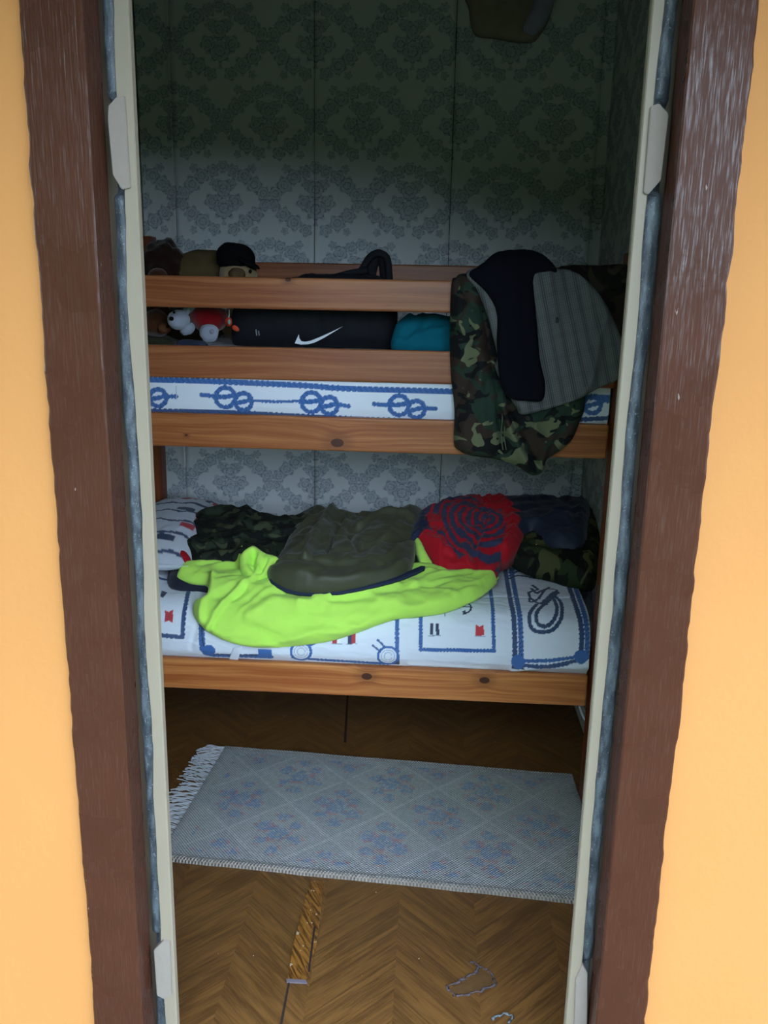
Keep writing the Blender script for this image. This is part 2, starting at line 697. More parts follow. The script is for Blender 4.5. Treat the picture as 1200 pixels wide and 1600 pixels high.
def m_attr_cloth(name, rough=.9, bscale=500, bump=.15, wash=.12):
    g = G(name, rough, .2)
    x, y, z = g.pos()
    n = g.noise(g.vec(x, y, z), 8, 3)
    c = g.mix(g.mul(n, wash), g.attr(), (.75, .78, .85))
    g.bump(g.noise(g.vec(x, y, z), bscale, 2), bump, .001)
    g.b.inputs['Sheen Weight'].default_value = .1
    return g.color(c)


def m_camo(name, cols, scale=14, seed=0.0, rough=.85, rot=0.0):
    g = G(name, rough, .25)
    u, v = g.uv()
    p = g.vec(g.mul(u, .8), v, seed)
    c = lin(cols[0])
    for k, (hexa, th, sc) in enumerate(((cols[1], .50, 1.0), (cols[2], .55, 1.25), (cols[3], .61, 1.1))):
        n = g.noise(g.vec(g.add(g.mul(u, .9), k * 7.3 + seed), g.add(v, k * 3.1), seed), scale * sc, 1.5, .5, .9)
        c = g.mix(g.mapr(n, th - .008, th + .008), c, lin(hexa))
    g.bump(g.noise(p, 420, 2), .15, .001)
    return g.color(c)


def m_cloth(name, hexa, rough=.85, var=.15, spec=.25, sheen=.0, weave=600):
    g = G(name, rough, spec)
    x, y, z = g.pos()
    n = g.noise(g.vec(x, y, z), 25, 3)
    c = lin(hexa)
    g.bump(g.noise(g.vec(x, y, z), weave, 2), .15, .001)
    g.b.inputs['Sheen Weight'].default_value = sheen
    return g.color(g.mix(n, tuple(k * (1 - var) for k in c), tuple(min(1, k * (1 + var)) for k in c)))


def m_plaid():
    g = G('grey_checked_cotton', .9, .2)
    u, v = g.uv()
    a = g.add(g.mul(u, .97), g.mul(v, .26))
    b = g.sub(g.mul(v, .97), g.mul(u, .26))
    fine = g.m('SINE', g.mul(a, 2 * math.pi / .0062))
    fine2 = g.m('SINE', g.mul(b, 2 * math.pi / .0075))
    broad = g.m('SINE', g.mul(a, 2 * math.pi / .034))
    b2 = g.m('SINE', g.mul(b, 2 * math.pi / .06))
    c = g.mix(g.mapr(broad, -.3, .9), lin('6a6b6d'), lin('55565a'))
    c = g.mix(g.mul(g.mapr(fine, .2, .8), .35), c, lin('93969a'))
    c = g.mix(g.mul(g.mapr(fine2, .2, .8), .2), c, lin('4a4c50'))
    c = g.mix(g.mul(g.mapr(b2, .6, .95), .12), c, lin('46484d'))
    return g.color(c)


MS = m_stucco()
MB = m_brown()
MC = m_cream()
MSEAL = m_seal()
MWP = m_wallpaper()
MWP2 = m_wallpaper(True)
MVIN = m_vinyl()
MINT = plain('interior_plain_paint', '8f8f88', .8)
MCEIL = plain('ceiling_board', '8a8578', .8)
MWHITE = plain('white_trim', 'd9dde2', .5)
MFILL = plain('bare_filler_wood', '8d8077', .7, .2, .06, 60, .2, 90)
MGRASS = plain('grass', '48523d', .95, .1, .35, 3.0)
MEAVE = plain('shade_eave_boards', '6b4a36', .7)
MHEDGE = plain('blocker_hedge_leaves', '2f4222', .95, .1, .5, 8.0)

# ================================================================== setting
def st(o, label):
    o['kind'] = 'structure'
    o['label'] = label
    return o


# front wall with the door opening, one mesh
OX0, OX1, OZ1 = -.60, .40, 2.20
bm = bmesh.new()
WX0, WX1, WZ0, WZ1 = -3.2, 3.2, -.2, 3.0
prof = [(WX0, WZ0), (OX0, WZ0), (OX0, OZ1), (OX1, OZ1), (OX1, WZ0), (WX1, WZ0), (WX1, WZ1), (WX0, WZ1)]
st(prism('wall_front', prof, YW0, YW1, MS), 'orange painted outside wall around the door opening')
bm.free()
st(box('wall_back', XL - .1, XR + .1, YBACK + .006, YBACK + .1, -.1, ZC + .1, plain('dark_backing_board', '2c2a28', .9)), 'back wall of the small room behind the bunk bed')
st(box('wall_left', XL - .1, XL, YW1, YBACK + .1, -.1, ZC + .1, MINT), 'left side wall of the room beside the bunk bed')
st(box('wall_right', XR, XR + .1, YW1, YBACK + .1, -.1, ZC + .1, MWP2), 'right side wall of the room beside the bed post')
st(box('ceiling', XL - .1, XR + .1, YW1, YBACK + .1, ZC, ZC + .1, MCEIL), 'ceiling of the small room')
st(box('floor', XL - .1, XR + .1, YW0 + .02, YBACK + .1, -.1, 0, MVIN), 'brown parquet-print vinyl floor in the room')
st(box('ground', -40, 40, -40, YW0 + .02, -.4, -.2, MGRASS), 'grass ground outside the doorway')
st(box('shade_eave', -3.4, 3.4, .20, YW0, 2.42, 2.52, MEAVE), 'wooden roof overhang added out of view to shade the doorway wall')  # added overhang, out of view; its depth shades the upper front wall
st(box('baseboard_right', XR - .012, XR, YW1 + .02, YBACK, 0, .07, MWHITE), 'pale skirting along the right side wall')

# unseen hedgerow added behind the viewer to block sky, taller on the left
hx = np.linspace(-14, 14, 300)
hp = []
top = 6.5 - 4.3 / (1 + np.exp(-(hx + 2.2) * 4)) - .5 / (1 + np.exp(-(hx - 1.0) * 3)) + .5 * (fbm(hx * 1.3, hx * 0, 2) - .5)
ring_n = 24
for i, x in enumerate(hx):
    for k in range(ring_n):
        a = math.pi * k / (ring_n - 1)
        r = 1 + .16 * (float(fbm(np.array(x * 3.0), np.array(k * .6), 4.0)) - .5) + .10 * (hash2(np.array(float(i)), np.array(float(k)), 3.0) - .5)
        c_, s_ = math.cos(a), math.sin(a)
        hp.append((x, -6.0 + .8 * r * math.copysign(abs(c_) ** .5, c_), -.2 + (top[i] + .2) * r * abs(s_) ** .4))
st(link_mesh('blocker_hedge', hp, grid_faces(len(hx), ring_n), MHEDGE, None, False), 'green hedgerow added out of view behind the viewer to block low sky')

# wallpaper strips, parts of the back wall
wb = bpy.data.objects['wall_back']
seams = [XL, -1.086, -.512, .040, .605, XR]
for k in range(5):
    a, b = seams[k] + .0012, seams[k + 1] - .0012
    nx, nz = 26, 90
    u = np.linspace(0, 1, nx)
    zz = np.linspace(0, ZC, nz)
    U, Z = np.meshgrid(u, zz, indexing='ij')
    X = a + (b - a) * U
    lift = .009 * np.exp(-((1 - U) * (b - a) / .012) ** 2) * (.6 + .5 * fbm(Z * 3, Z * 0 + k, 2)) + .003 * np.exp(-(U * (b - a) / .01) ** 2)
    wav = .007 * fbm(X * 3.5, Z * 1.1, 5 + k) + .004 * fbm(X * 14, Z * 2.5, 8 + k)
    if k == 2:
        lift = lift + .010 * np.exp(-((X - (.012 + .02 * fbm(Z * 4, Z * 0, 3))) / .012) ** 2) * np.clip((Z - 1.8) * 4, 0, 1)
    Y = YBACK - lift - wav
    Vf = np.stack([X, Y, Z], -1).reshape(-1, 3)
    Vb = np.stack([X, np.full_like(X, YBACK + .004), Z], -1).reshape(-1, 3)
    n = len(Vf)
    q = grid_faces(nx, nz)
    E1 = set()
    for f in q.tolist():
        for j in range(4):
            E1.add((f[j], f[(j + 1) % 4]))
    rim = [[b_, a_, a_ + n, b_ + n] for (a_, b_) in E1 if (b_, a_) not in E1]
    link_mesh('wallpaper_strip', np.vstack([Vf, Vb]), q.tolist() + (q[:, ::-1] + n).tolist() + rim, MWP, wb, True)


# brown outer frame: uneven outer edge where the paint meets the wall
def casing(name, x_out, x_in, label):
    nz = 160
    zz = np.linspace(-.2, 2.22, nz)
    j = (fbm(zz * 35, zz * 0, x_out * 10) - .5) * .006 + (fbm(zz * 3, zz * 0, x_out * 7) - .5) * .006
    y0, y1 = 1.446, 1.515
    sgn = 1 if x_in > x_out else -1
    bev = .003 * sgn
    rows = []
    for z, jj in zip(zz, j):
        rows.append([(x_out + jj, YW0 - .001, z), (x_out + jj, y0 + .002, z), (x_out + jj + bev, y0, z), (x_in - bev, y0, z), (x_in, y0 + .003, z), (x_in, y1, z), (x_in - .03 * sgn, y1, z), (x_in - .03 * sgn, YW0 - .001, z)])
    V = np.array(rows).reshape(-1, 3)
    Fc = []
    for i in range(nz - 1):
        for k in range(8):
            f = [i * 8 + k, i * 8 + (k + 1) % 8, (i + 1) * 8 + (k + 1) % 8, (i + 1) * 8 + k]
            Fc.append(f if sgn > 0 else f[::-1])
    Fc.append(list(range(8))[::-1] if sgn > 0 else list(range(8)))
    Fc.append([(nz - 1) * 8 + k for k in (range(8) if sgn > 0 else range(7, -1, -1))])
    return st(link_mesh(name, V, Fc, MB, None), label)


casing('trim_1', -.671, -.568, 'dark brown gloss-painted door casing on the left')
casing('trim_2', .466, .368, 'dark brown gloss-painted door casing on the right')
st(box('trim_3', -.671, .466, 1.446, 1.515, 2.16, 2.26, MB, bev=.003), 'dark brown door casing over the opening')


# pale inner strips of the frame with a wavy outer edge, filler blocks in the old hinge recesses
def strip(name, x_edge, x_in, label):
    nz = 140
    zz = np.linspace(0, 2.16, nz)
    sgn = 1 if x_in > x_edge else -1
    j = (fbm(zz * 5, zz * 0, x_in * 9) - .5) * .012 + (fbm(zz * 40, zz * 0, 4) - .5) * .0015
    rows = []
    for z, jj in zip(zz, j):
        e = x_edge + jj
        rows.append([(e, 1.509, z), (e + .002 * sgn, 1.505, z), (x_in - .002 * sgn, 1.505, z), (x_in, 1.508, z), (x_in, 1.524, z), (x_in - .04 * sgn, 1.60, z), (OX0 + .002 if sgn > 0 else OX1 - .002, 1.60, z), (OX0 + .002 if sgn > 0 else OX1 - .002, 1.57, z), (e, 1.56, z)])
    V = np.array(rows).reshape(-1, 3)
    m = 9
    Fc = []
    for i in range(nz - 1):
        for k in range(m):
            f = [i * m + k, i * m + (k + 1) % m, (i + 1) * m + (k + 1) % m, (i + 1) * m + k]
            Fc.append(f if sgn > 0 else f[::-1])
    Fc.append(list(range(m)) if sgn < 0 else list(range(m))[::-1])
    Fc.append([(nz - 1) * m + k for k in (range(m) if sgn > 0 else range(m - 1, -1, -1))])
    return st(link_mesh(name, V, Fc, MC, None), label)


jl = strip('trim_4', -.540, -.5145, 'cream painted inner door frame strip on the left')
jr = strip('trim_5', .341, .3205, 'cream painted inner door frame strip on the right')
st(box('trim_6', -.54, .342, 1.505, 1.60, 2.15, 2.198, MC, bev=.002), 'cream painted inner frame over the opening')


def filler(pts, par, y0=1.4985):
    P = [at(px, py, y0) for px, py in pts]
    return prism('hinge_filler', [(p[0], p[2]) for p in P], y0, 1.5125, MFILL, par, bev=.0012)


filler([(168, 187), (169, 165), (182, 151), (194, 149), (203, 293), (190, 296), (176, 273)], jl)['label'] = 'bare pale block filling the upper hinge recess'
filler([(255, 1470), (265, 1472), (268, 1556), (257, 1562), (245, 1556), (240, 1485)], jl)['label'] = 'pale block filling the lower hinge recess'
filler([(1017, 166), (1030, 161), (1045, 178), (1033, 281), (1013, 304), (1006, 301)], jr)['label'] = 'cream block filling the upper hinge recess'
filler([(911, 1508), (918, 1521), (917, 1640), (896, 1640), (900, 1531)], jr)['label'] = 'cream block filling the lower hinge recess'


def seal(name, xc, r, seed, label, z_gaps):
    nz, n = 200, 12
    zz = np.linspace(0, 2.15, nz)
    V = []
    for z in zz:
        rr = r * (1 + .22 * (float(fbm(np.array(z * 6.0), np.array(seed), seed)) - .5) * 2 + .08 * (float(fbm(np.array(z * 40.0), np.array(seed), seed)) - .5))
        xo = xc + .007 * (float(fbm(np.array(z * 4.0), np.array(seed), seed + 5)) - .5)
        dep = 0.0
        for (ga, gb) in z_gaps:
            if ga < z < gb:
                dep = .022
        for k in range(n):
            an = 2 * math.pi * k / n
            V.append((xo + rr * math.cos(an), 1.537 + dep + rr * .9 * math.sin(an), z))
    Fc = []
    for i in range(nz - 1):
        for k in range(n):
            Fc.append([i * n + k, i * n + (k + 1) % n, (i + 1) * n + (k + 1) % n, (i + 1) * n + k])
    Fc.append(list(range(n))[::-1])
    Fc.append([(nz - 1) * n + k for k in range(n)])
    return st(link_mesh(name, V, Fc, MSEAL, None, True), label)


zl = [at(185, 150, 1.51)[2], at(190, 296, 1.51)[2], at(250, 1470, 1.51)[2], at(255, 1560, 1.51)[2]]
zr = [at(1025, 160, 1.51)[2], at(1015, 303, 1.51)[2], at(910, 1508, 1.51)[2], -.1]
seal('trim_7', -.553, .0155, 1.0, 'weathered grey rounded gap seal beside the left brown casing', [(zl[1], zl[0]), (zl[3], zl[2])])
seal('trim_8', .3535, .0150, 2.0, 'weathered grey rounded gap seal beside the right brown casing', [(zr[1], zr[0]), (zr[3], zr[2])])

# ================================================================== bunk bed
PK = pine('pine_varnish', '93502a', 'b97745')
K1 = at(527, 692, YB); K2 = at(573, 1057, YB); K3 = at(757, 1063, YB); K4 = at(450, 437, YB); K5 = at(291, 680, YB)
PK_UP = pine('pine_upper_rail', '93502a', 'b97745', [(K1[0], K1[2], .016), (K5[0], K5[2], .004)], seed=2.0)
PK_LO = pine('pine_lower_rail', 'a45a2c', 'd0884c', [(K2[0], K2[2], .014), (K3[0], K3[2], .0135)], seed=5.0)
PK_G1 = pine('pine_guard_rail', '8c4c2a', 'ae6e44', [(K4[0], K4[2], .007)], seed=8.0)
PK_G2 = pine('pine_guard_rail_plain', '8c4c2a', 'ae6e44', seed=11.0)
PK_P = pine('pine_post', '6e3318', '934f28', axis='z', seed=4.0)
PX0, PX1 = -1.155, .548                     # inner faces of the posts
bed = tag(empty('bunk_bed', (-.3, 3.08, 0)), 'varnished pine bunk bed standing against the papered wall', 'bunk bed')
PW = .064
for (xa, ya, zt) in ((PX0 - PW, 2.612, 1.80), (PX1, 2.612, 1.80), (PX0 - PW, 3.52, 1.885)):
    box('post', xa, xa + PW, ya, ya + .07, 0, zt, PK_P, bed, .006, 3)
box('side_rail', PX0, PX1 - .008, YB, YB + .028, .347, .456, PK_LO, bed, .006, 3)
box('side_rail', PX0, PX1 - .008, YB, YB + .028, 1.186, 1.293, PK_UP, bed, .006, 3)
box('guard_rail', PX0, PX1, YB, YB + .026, 1.404, 1.504, PK_G2, bed, .007, 3)
box('guard_rail', PX0, PX1, YB, YB + .026, 1.618, 1.712, PK_G1, bed, .007, 3)
box('guard_rail', PX0, XR - .002, 3.548, 3.576, 1.68, 1.792, PK_G2, bed, .006, 3)
box('back_rail', PX0, PX1, 3.548, 3.576, .347, .456, PK, bed, .006, 3)
box('back_rail', PX0, PX1, 3.548, 3.576, 1.186, 1.293, PK, bed, .006, 3)
for xa in (PX0 - .045, PX1 + .017):
    for (za, zb) in ((.347, .456), (1.186, 1.293), (1.58, 1.70)):
        box('end_rail', xa, xa + .028, 2.682, 3.52, za, zb, PK, bed, .005, 2)
for z in (.38, 1.20):
    for k in range(9):
        ya = 2.69 + k * .094
        box('slat', PX0 + .002, PX1 - .012, ya, ya + .07, z, z + .018, PK, bed, .002, 1)

# mattresses and printed quilts
MTICK = plain('mattress_ticking', 'cfd3da', .9)
box('mattress', PX0 + .012, PX1 - .02, 2.682, 3.54, .402, .615, MTICK, None, .03, 4)
tag(bpy.data.objects['mattress'], 'plain mattress under the nautical quilt on the lower bunk', 'mattress')
mu = box('mattress', PX0 + .012, PX1 - .02, 2.69, 3.54, 1.222, 1.455, MTICK, None, .03, 4)
tag(mu, 'plain mattress under the rope-print quilt on the upper bunk', 'mattress')

MQ = m_attr_cloth('printed_quilt_cotton')
PL = Profile([(2.672, .450), (2.657, .49), (2.655, .53), (2.663, .575), (2.69, .617), (2.74, .640), (2.85, .650), (3.05, .655), (3.3, .657), (3.54, .655)])
PU = Profile([(2.673, 1.278), (2.664, 1.33), (2.664, 1.39), (2.668, 1.43), (2.69, 1.468), (2.74, 1.482), (2.9, 1.486), (3.2, 1.486), (3.53, 1.484)])

BL, BD, NV, RD = '2f66ad', '24508c', '1f3154', 'c22430'
WQ = tuple(np.array(lin('e6ecf7')))


def quilt(name, prof, painter, puff, s_fine, seed, label):
    gx = np.arange(PX0 + .004, PX1 - .008, .0026)
    gs = np.concatenate([np.arange(0, s_fine, .0026), np.arange(s_fine, prof.len, .02)])
    X, S = np.meshgrid(gx, gs, indexing='ij')
    Q = np.stack([X.ravel(), S.ravel()], 1)
    h = .004 + puff * (fbm(Q[:, 0] * 5, Q[:, 1] * 7, seed) - .3) + puff * .5 * (1 - np.abs(2 * fbm(Q[:, 0] * 9 + Q[:, 1] * 4, Q[:, 1] * 22, seed + 3) - 1))
    h = h * np.clip(Q[:, 1] / .04, .1, 1)
    P = painter(prof, Q)
    if hasattr(P, 'h'):
        h = h + P.h
    V = prof.place(Q[:, 0], Q[:, 1], np.maximum(h, 0.0005))
    return tag(link_mesh(name, V, grid_faces(len(gx), len(gs), True), MQ, None, True, P.c), label, 'quilt')


def eight(P, ax, ay, bx, by, ra=15, rb=13, w=.0145):
    k = .9
    P.stroke(ring(ax, ay, ra, ra), w, BL, BD)
    P.stroke(ring(bx, by, rb, rb), w, BL, BD)
    P.stroke([(ax - ra - 2, ay - 1), (ax, ay - 1), (ax + ra, ay - 4)], w, BL, BD)
    P.stroke([(bx - rb, by + 3), (bx, by), (bx + rb, by - 3)], w, BL, BD)


def paint_upper(prof, Q):
    P = Paint(prof, Q, WQ)
    P.stroke([(80, 588), (200, 592), (238, 593), (313, 595), (397, 598.5), (480, 602.5), (543, 607), (702, 611.5), (830, 616), (960, 622)], .0175, BL, BD, .017)
    P.stroke([(80, 634), (200, 640), (238, 641), (355, 643.5), (480, 650), (606, 656), (708, 659), (830, 660), (905, 655), (960, 652)], .015, '2a4f88', '21406f', .017)
    eight(P, 220, 618, 248, 621)
    P.stroke([(133, 614), (208, 617)], .0085, BL, BD, .012)
    P.stroke([(258, 619), (276, 619)], .013, BL, BD, .012)
    P.stroke([(276.5, 597), (277.5, 640)], .0015, 'b9c4d6', None, curve=False)
    P.stroke([(316, 616.5), (340, 619)], .013, BL, BD, .012)
    eight(P, 353, 620.5, 381, 627)
    P.stroke([(393, 625), (430, 627), (472, 626)], .0085, BL, BD, .012)
    eight(P, 487, 628, 515, 633)
    P.stroke([(527, 631), (545, 634)], .013, BL, BD, .012)
    P.stroke([(585, 631), (608, 633)], .013, BL, BD, .012)
    eight(P, 623.5, 633, 650.6, 639)
    P.stroke([(662, 637), (680, 638)], .013, BL, BD, .012)
    P.stroke([(720, 640), (742, 640)], .013, BL, BD, .012)
    eight(P, 757, 640, 785, 645)
    P.stroke([(797, 643), (860, 643)], .0085, BL, BD, .012)
    eight(P, 896, 624, 925, 632)
    P.stroke([(936, 626), (956, 627)], .011, BL, BD, .012)
    # top face: loose rope lines and a red flag or two
    for k in range(6):
        P.stroke([(250 + k * 75, 541 + k * 1.5), (300 + k * 75, 538 + k * 1.5)], .012, BL if k % 2 else 'b98a9a', None)
    return P


def paint_lower(prof, Q):
    P = Paint(prof, Q, WQ)
    # flag square at the left
    P.stroke([(298, 918), (291, 950), (287, 994), (240, 990), (185, 985)], .0145, '274a7c', '1f3b66', curve=False)
    P.stroke([(298, 918), (240, 905)], .0125, '274a7c', '1f3b66', curve=False)
    P.fill([(259.5, 955), (265, 958), (272.5, 954), (271.5, 973), (265, 970), (258.5, 972)], RD)
    P.fill([(253, 925), (262, 929), (256, 938), (251, 936)], NV)
    # dark framed panel
    P.stroke([(318, 960), (318, 1012), (330, 1021.5), (424, 1024)], .021, BL, BD, curve=False)
    P.stroke([(318, 960), (318, 1000), (322, 1012)], .005, NV, curve=False, scal=0)
    P.stroke([(336, 1020), (405, 1021)], .0055, NV, curve=False, scal=.3)
    P.fill([(404, 1012), (425.5, 1013), (425.5, 1027), (404, 1025)], BL)
    P.disc(327, 1014, 11, 9, BL)
    # pulley panel
    P.fill([(455, 1010), (470, 1010), (470, 1031), (456, 1026)], NV)
    P.fill([(607, 1030), (624.5, 1020), (624.5, 1038), (600, 1037)], NV)
    P.stroke([(484, 1028), (540, 1032), (600, 1036)], .0135, BL, BD, .014)
    P.stroke([(621, 950), (621, 1030)], .0135, BL, BD, .014)
    P.stroke([(480, 1008), (492, 1004)], .008, BL, BD)
    for cx, cy in ((471, 1016), (606.5, 1023)):
        P.disc(cx, cy, 17.5, 15.5, BL)
        P.disc(cx, cy, 13.5, 12, 'e6ebf5')
        P.stroke(ring(cx, cy, 10.5, 9), .002, '9bb0cf', closed=True, scal=0)
        P.stroke(ring(cx, cy, 6, 5.5), .002, '9bb0cf', closed=True, scal=0)
    P.stroke([(583, 1007), (594, 1016)], .007, BL, NV, curve=False)
    P.stroke([(591, 999), (602, 1010)], .007, BL, NV, curve=False)
    P.fill([(520.5, 990), (527, 990), (526.5, 1004), (520, 1004)], RD)
    P.fill([(527.5, 990), (533, 990), (533.5, 1003), (528, 1004)], 'f2f4f8')
    P.fill([(544, 985), (550.5, 985), (550, 1004), (543.5, 1004)], NV)
    P.fill([(550.5, 985), (557, 985), (556.5, 1004), (550, 1004)], RD)
    P.stroke([(519, 1004), (535, 1004)], .002, '8a94aa', scal=0)
    P.stroke([(542, 1004.6), (558, 1004.6)], .002, '8a94aa', scal=0)
    # rope square with anchor and flags
    P.stroke([(657, 940), (657.5, 1013.5), (771.5, 1015.5), (770, 975), (765, 920), (735, 923)], .0125, BL, BD, .011, curve=False)
    for xx in (672, 681):
        P.fill([(xx, 975), (xx + 5, 975), (xx + 5, 992), (xx, 992)], '26324f')
    P.stroke([(670, 993), (688, 993)], .003, '8f9ab4', scal=0)
    P.fill([(742.5, 976.5), (749.5, 980), (755.5, 977), (756, 993), (743, 993)], 'd22a36')
    P.stroke([(742, 994), (758, 994)], .003, 'a9b2c6', scal=0)
    P.stroke([(708, 951), (733, 952)], .006, NV, scal=0)
    P.stroke([(724, 945), (733, 948), (736, 953), (733, 958), (724, 961)], .006, NV, scal=0)
    P.fill([(721, 948), (729, 944), (727, 950)], NV)
    P.fill([(721, 958), (729, 962), (727, 956)], NV)
    P.stroke([(695, 958), (695, 965)], .004, NV, scal=0)
    P.stroke([(741, 931), (750, 930)], .008, NV, scal=0)
    # double rope frame with the coiled knot
    for dx, c in ((0, '27477a'), (9.5, BL)):
        P.stroke([(789 + dx, 893), (797 + dx * 1.05, 940), (803 + dx, 975), (804 + dx, 1030)], .0165, c, '1e3a66', .014)
        P.stroke([(887 + dx, 915), (899 + dx, 950), (907.5 + dx * .9, 985), (907 + dx, 1025)], .0165, BL if dx else '27477a', '1e3a66', .014)
    P.stroke([(812, 1030), (860, 1029), (905, 1024)], .0115, BL, BD, .014)
    P.stroke([(812, 1036), (860, 1035.5), (905, 1029)], .0115, '27477a', '1e3a66', .014)
    P.fill([(800, 1022), (806, 1022), (820, 1041), (799.5, 1041.5)], NV)
    P.disc(809, 1031, 11, 10, BL)
    P.disc(907, 1024, 11, 10, BL)
    for dy in (0, 7, 14):
        P.stroke([(796, 899 + dy * .6), (810, 892 + dy * .8), (842, 894 + dy)], .012, NV if dy == 14 else BL, '1e3a66')
    kn = '28456f'
    P.stroke([(838, 948), (827, 964), (830, 982), (845, 988), (864, 984), (877, 966), (876, 945), (866, 934)], .0125, kn, '1d3457')
    P.stroke([(850, 948), (838, 962), (840, 976), (853, 980), (866, 969), (870, 952), (864, 938)], .0125, kn, '1d3457')
    P.stroke([(832, 918), (840, 924), (826, 930), (833, 942), (846, 946), (856, 936), (868, 930), (868, 924), (852, 924), (838, 930), (830, 922)], .0105, kn, '1d3457')
    P.stroke([(850, 946), (860, 936), (869, 929)], .026, kn, '1d3457')
    P.stroke([(858, 921), (850, 927), (838, 941), (828, 944), (827, 938)], .0095, kn, '1d3457')
    # stitched seam across the bed top
    sm = prof.to if hasattr(prof, 'to') else None
    P.stroke([(735, 937), (780, 936), (850, 938), (930, 937)], .003, 'c3cbdb', scal=0)
    sq = P.to([(640, 940), (735, 937), (780, 936), (850, 938), (930, 937)])
    d, _, _ = seg_dist(Q, sq[:-1], sq[1:])
    P.h = -.004 * np.exp(-(d / .006) ** 2)
    for fp, amp, fw in (([(800, 1045), (850, 1037), (918, 1038)], .010, .012), ([(640, 1037), (690, 1039), (760, 1043)], .004, .008), ([(300, 930), (310, 970), (300, 1010)], -.004, .01)):
        fq = P.to(fp)
        d, _, _ = seg_dist(Q, fq[:-1], fq[1:])
        P.h = P.h + amp * np.exp(-(d / fw) ** 2)
    return P


quilt('upper_quilt', PU, paint_upper, .004, .30, 3.0, 'white quilt with blue rope knot border on the upper bunk')
ql = quilt('lower_quilt', PL, paint_lower, .010, .62, 6.0, 'white nautical quilt with ropes, flags and anchor on the lower bunk')
TAGP = Profile([(2.652, .455), (2.650, .50), (2.655, .56), (2.675, .60)])
tl = drape('care_label', PL, [(366, 1009), (380, 1006), (373, 1027), (359, 1025)], plain('label_white', 'dfe3ee', .6), ql, T=.001, w=.01, off=.014, edge=.001, res=.004, sub=1)
tl['label'] = 'small white care label on the quilt edge'

# ================================================================== lower bunk: pillow and the heap of cloth
# pillow
def pillow():
    n, m = 110, 70
    u = np.linspace(-1, 1, n)
    v = np.linspace(-1, 1, m)
    Uu, Vv = np.meshgrid(u, v, indexing='ij')
    cx, cy, cz = -1.005, 3.16, .735
    hx, hy, hz = .165, .36, .105
    th = np.clip((1 - np.abs(Uu) ** 2.6), 0, 1) ** .5 * np.clip((1 - np.abs(Vv) ** 3), 0, 1) ** .5
    pin = 1 - .08 * (np.abs(Uu) ** 2) * (1 - np.abs(Vv) ** 2)
    X = cx + hx * Vv * (1 - .06 * (1 - np.abs(Uu)) * 0)
    Yy = cy + hy * Uu
    wr = .014 * (fbm(Uu * 4, Vv * 3, 4) - .5) + .006 * (fbm(Uu * 12, Vv * 6, 7) - .5)
    Zt = cz + hz * th + wr * np.clip(th * 2, 0, 1) + .05 * (Uu * .5)
    Zb = cz - hz * .62 * th + .0 * Uu
    Zb = np.maximum(Zb, .664)
    Zt = np.maximum(Zt, Zb + .002)
    col = np.tile(np.array(lin('cdd3de')), (n * m, 1))
    uu, vv = Uu.ravel(), Vv.ravel()

    def strip_(mask, c):
        col[mask] = lin(c)
    rope = np.abs(np.mod((uu + 1) * 3.4 + .06 * np.sin(vv * 9), 1.0) - .5) < .075
    strip_(rope, '2b3f66')
    for (a, b, wdt, hgt, c) in ((.78, .35, .05, .18, RD), (.60, .05, .05, .2, RD), (.80, .75, .035, .05, NV), (.80, .92, .035, .05, NV), (.58, .55, .05, .07, NV), (.58, .75, .05, .07, RD), (.1, .3, .05, .2, NV), (-.35, .6, .06, .16, RD), (-.1, .75, .05, .1, RD), (.33, .35, .04, .28, NV), (-.65, .3, .05, .2, NV)):
        strip_((np.abs(uu - a) < wdt) & (np.abs(vv - b) < hgt), c)
    Vt = np.stack([X, Yy, Zt], -1).reshape(-1, 3)
    Vb = np.stack([X, Yy, Zb], -1).reshape(-1, 3)
    q = grid_faces(n, m)
    N = n * m
    E1 = set()
    for f in q.tolist():
        for j in range(4):
            E1.add((f[j], f[(j + 1) % 4]))
    rim = [[b_, a_, a_ + N, b_ + N] for (a_, b_) in E1 if (b_, a_) not in E1]
    faces = (q[:, ::-1]).tolist() + (q + N).tolist() + [r[::-1] for r in rim]
    o = link_mesh('pillow', np.vstack([Vt, Vb]), faces, MQ, None, True, np.vstack([col, col]))
    return tag(o, 'white pillow with red flag and blue rope print at the left bed end', 'pillow')


pillow()
HP = Profile([(2.675, .655), (2.70, .698), (2.79, .735), (3.05, .780), (3.28, .808), (3.45, .805), (3.53, .74)])
HPL = Profile([(2.80, .66), (2.85, .70), (2.95, .735), (3.15, .785), (3.35, .80), (3.48, .78), (3.54, .70)])

MCAMO_D = m_camo('dark_flecktarn', ['1d211d', '2c3528', '141614', '454b36'], 17, 3.0)
MCAMO_R = m_camo('dark_woodland_print', ['1b201a', '2f3a22', '121311', '515433'], 15, 7.0)
MCAMO_W = m_camo('woodland_camouflage', ['2b3d33', '3a2e28', '18181c', '6f7358'], 17, 1.0)
MOLIVE = m_cloth('olive_nylon', '444530', .55, .12, .4, .15)
MLIME = m_cloth('lime_fleece', 'c8fb68', .95, .06, .1, .2, 350)
MNAVY = m_cloth('navy_nylon', '262c40', .6, .15, .35, .1)
MNAVYD = m_cloth('dark_navy_cotton', '12131d', .95, .15, .1)
MRED = m_attr_cloth('red_navy_print', .7, 600, .15, 0.0)

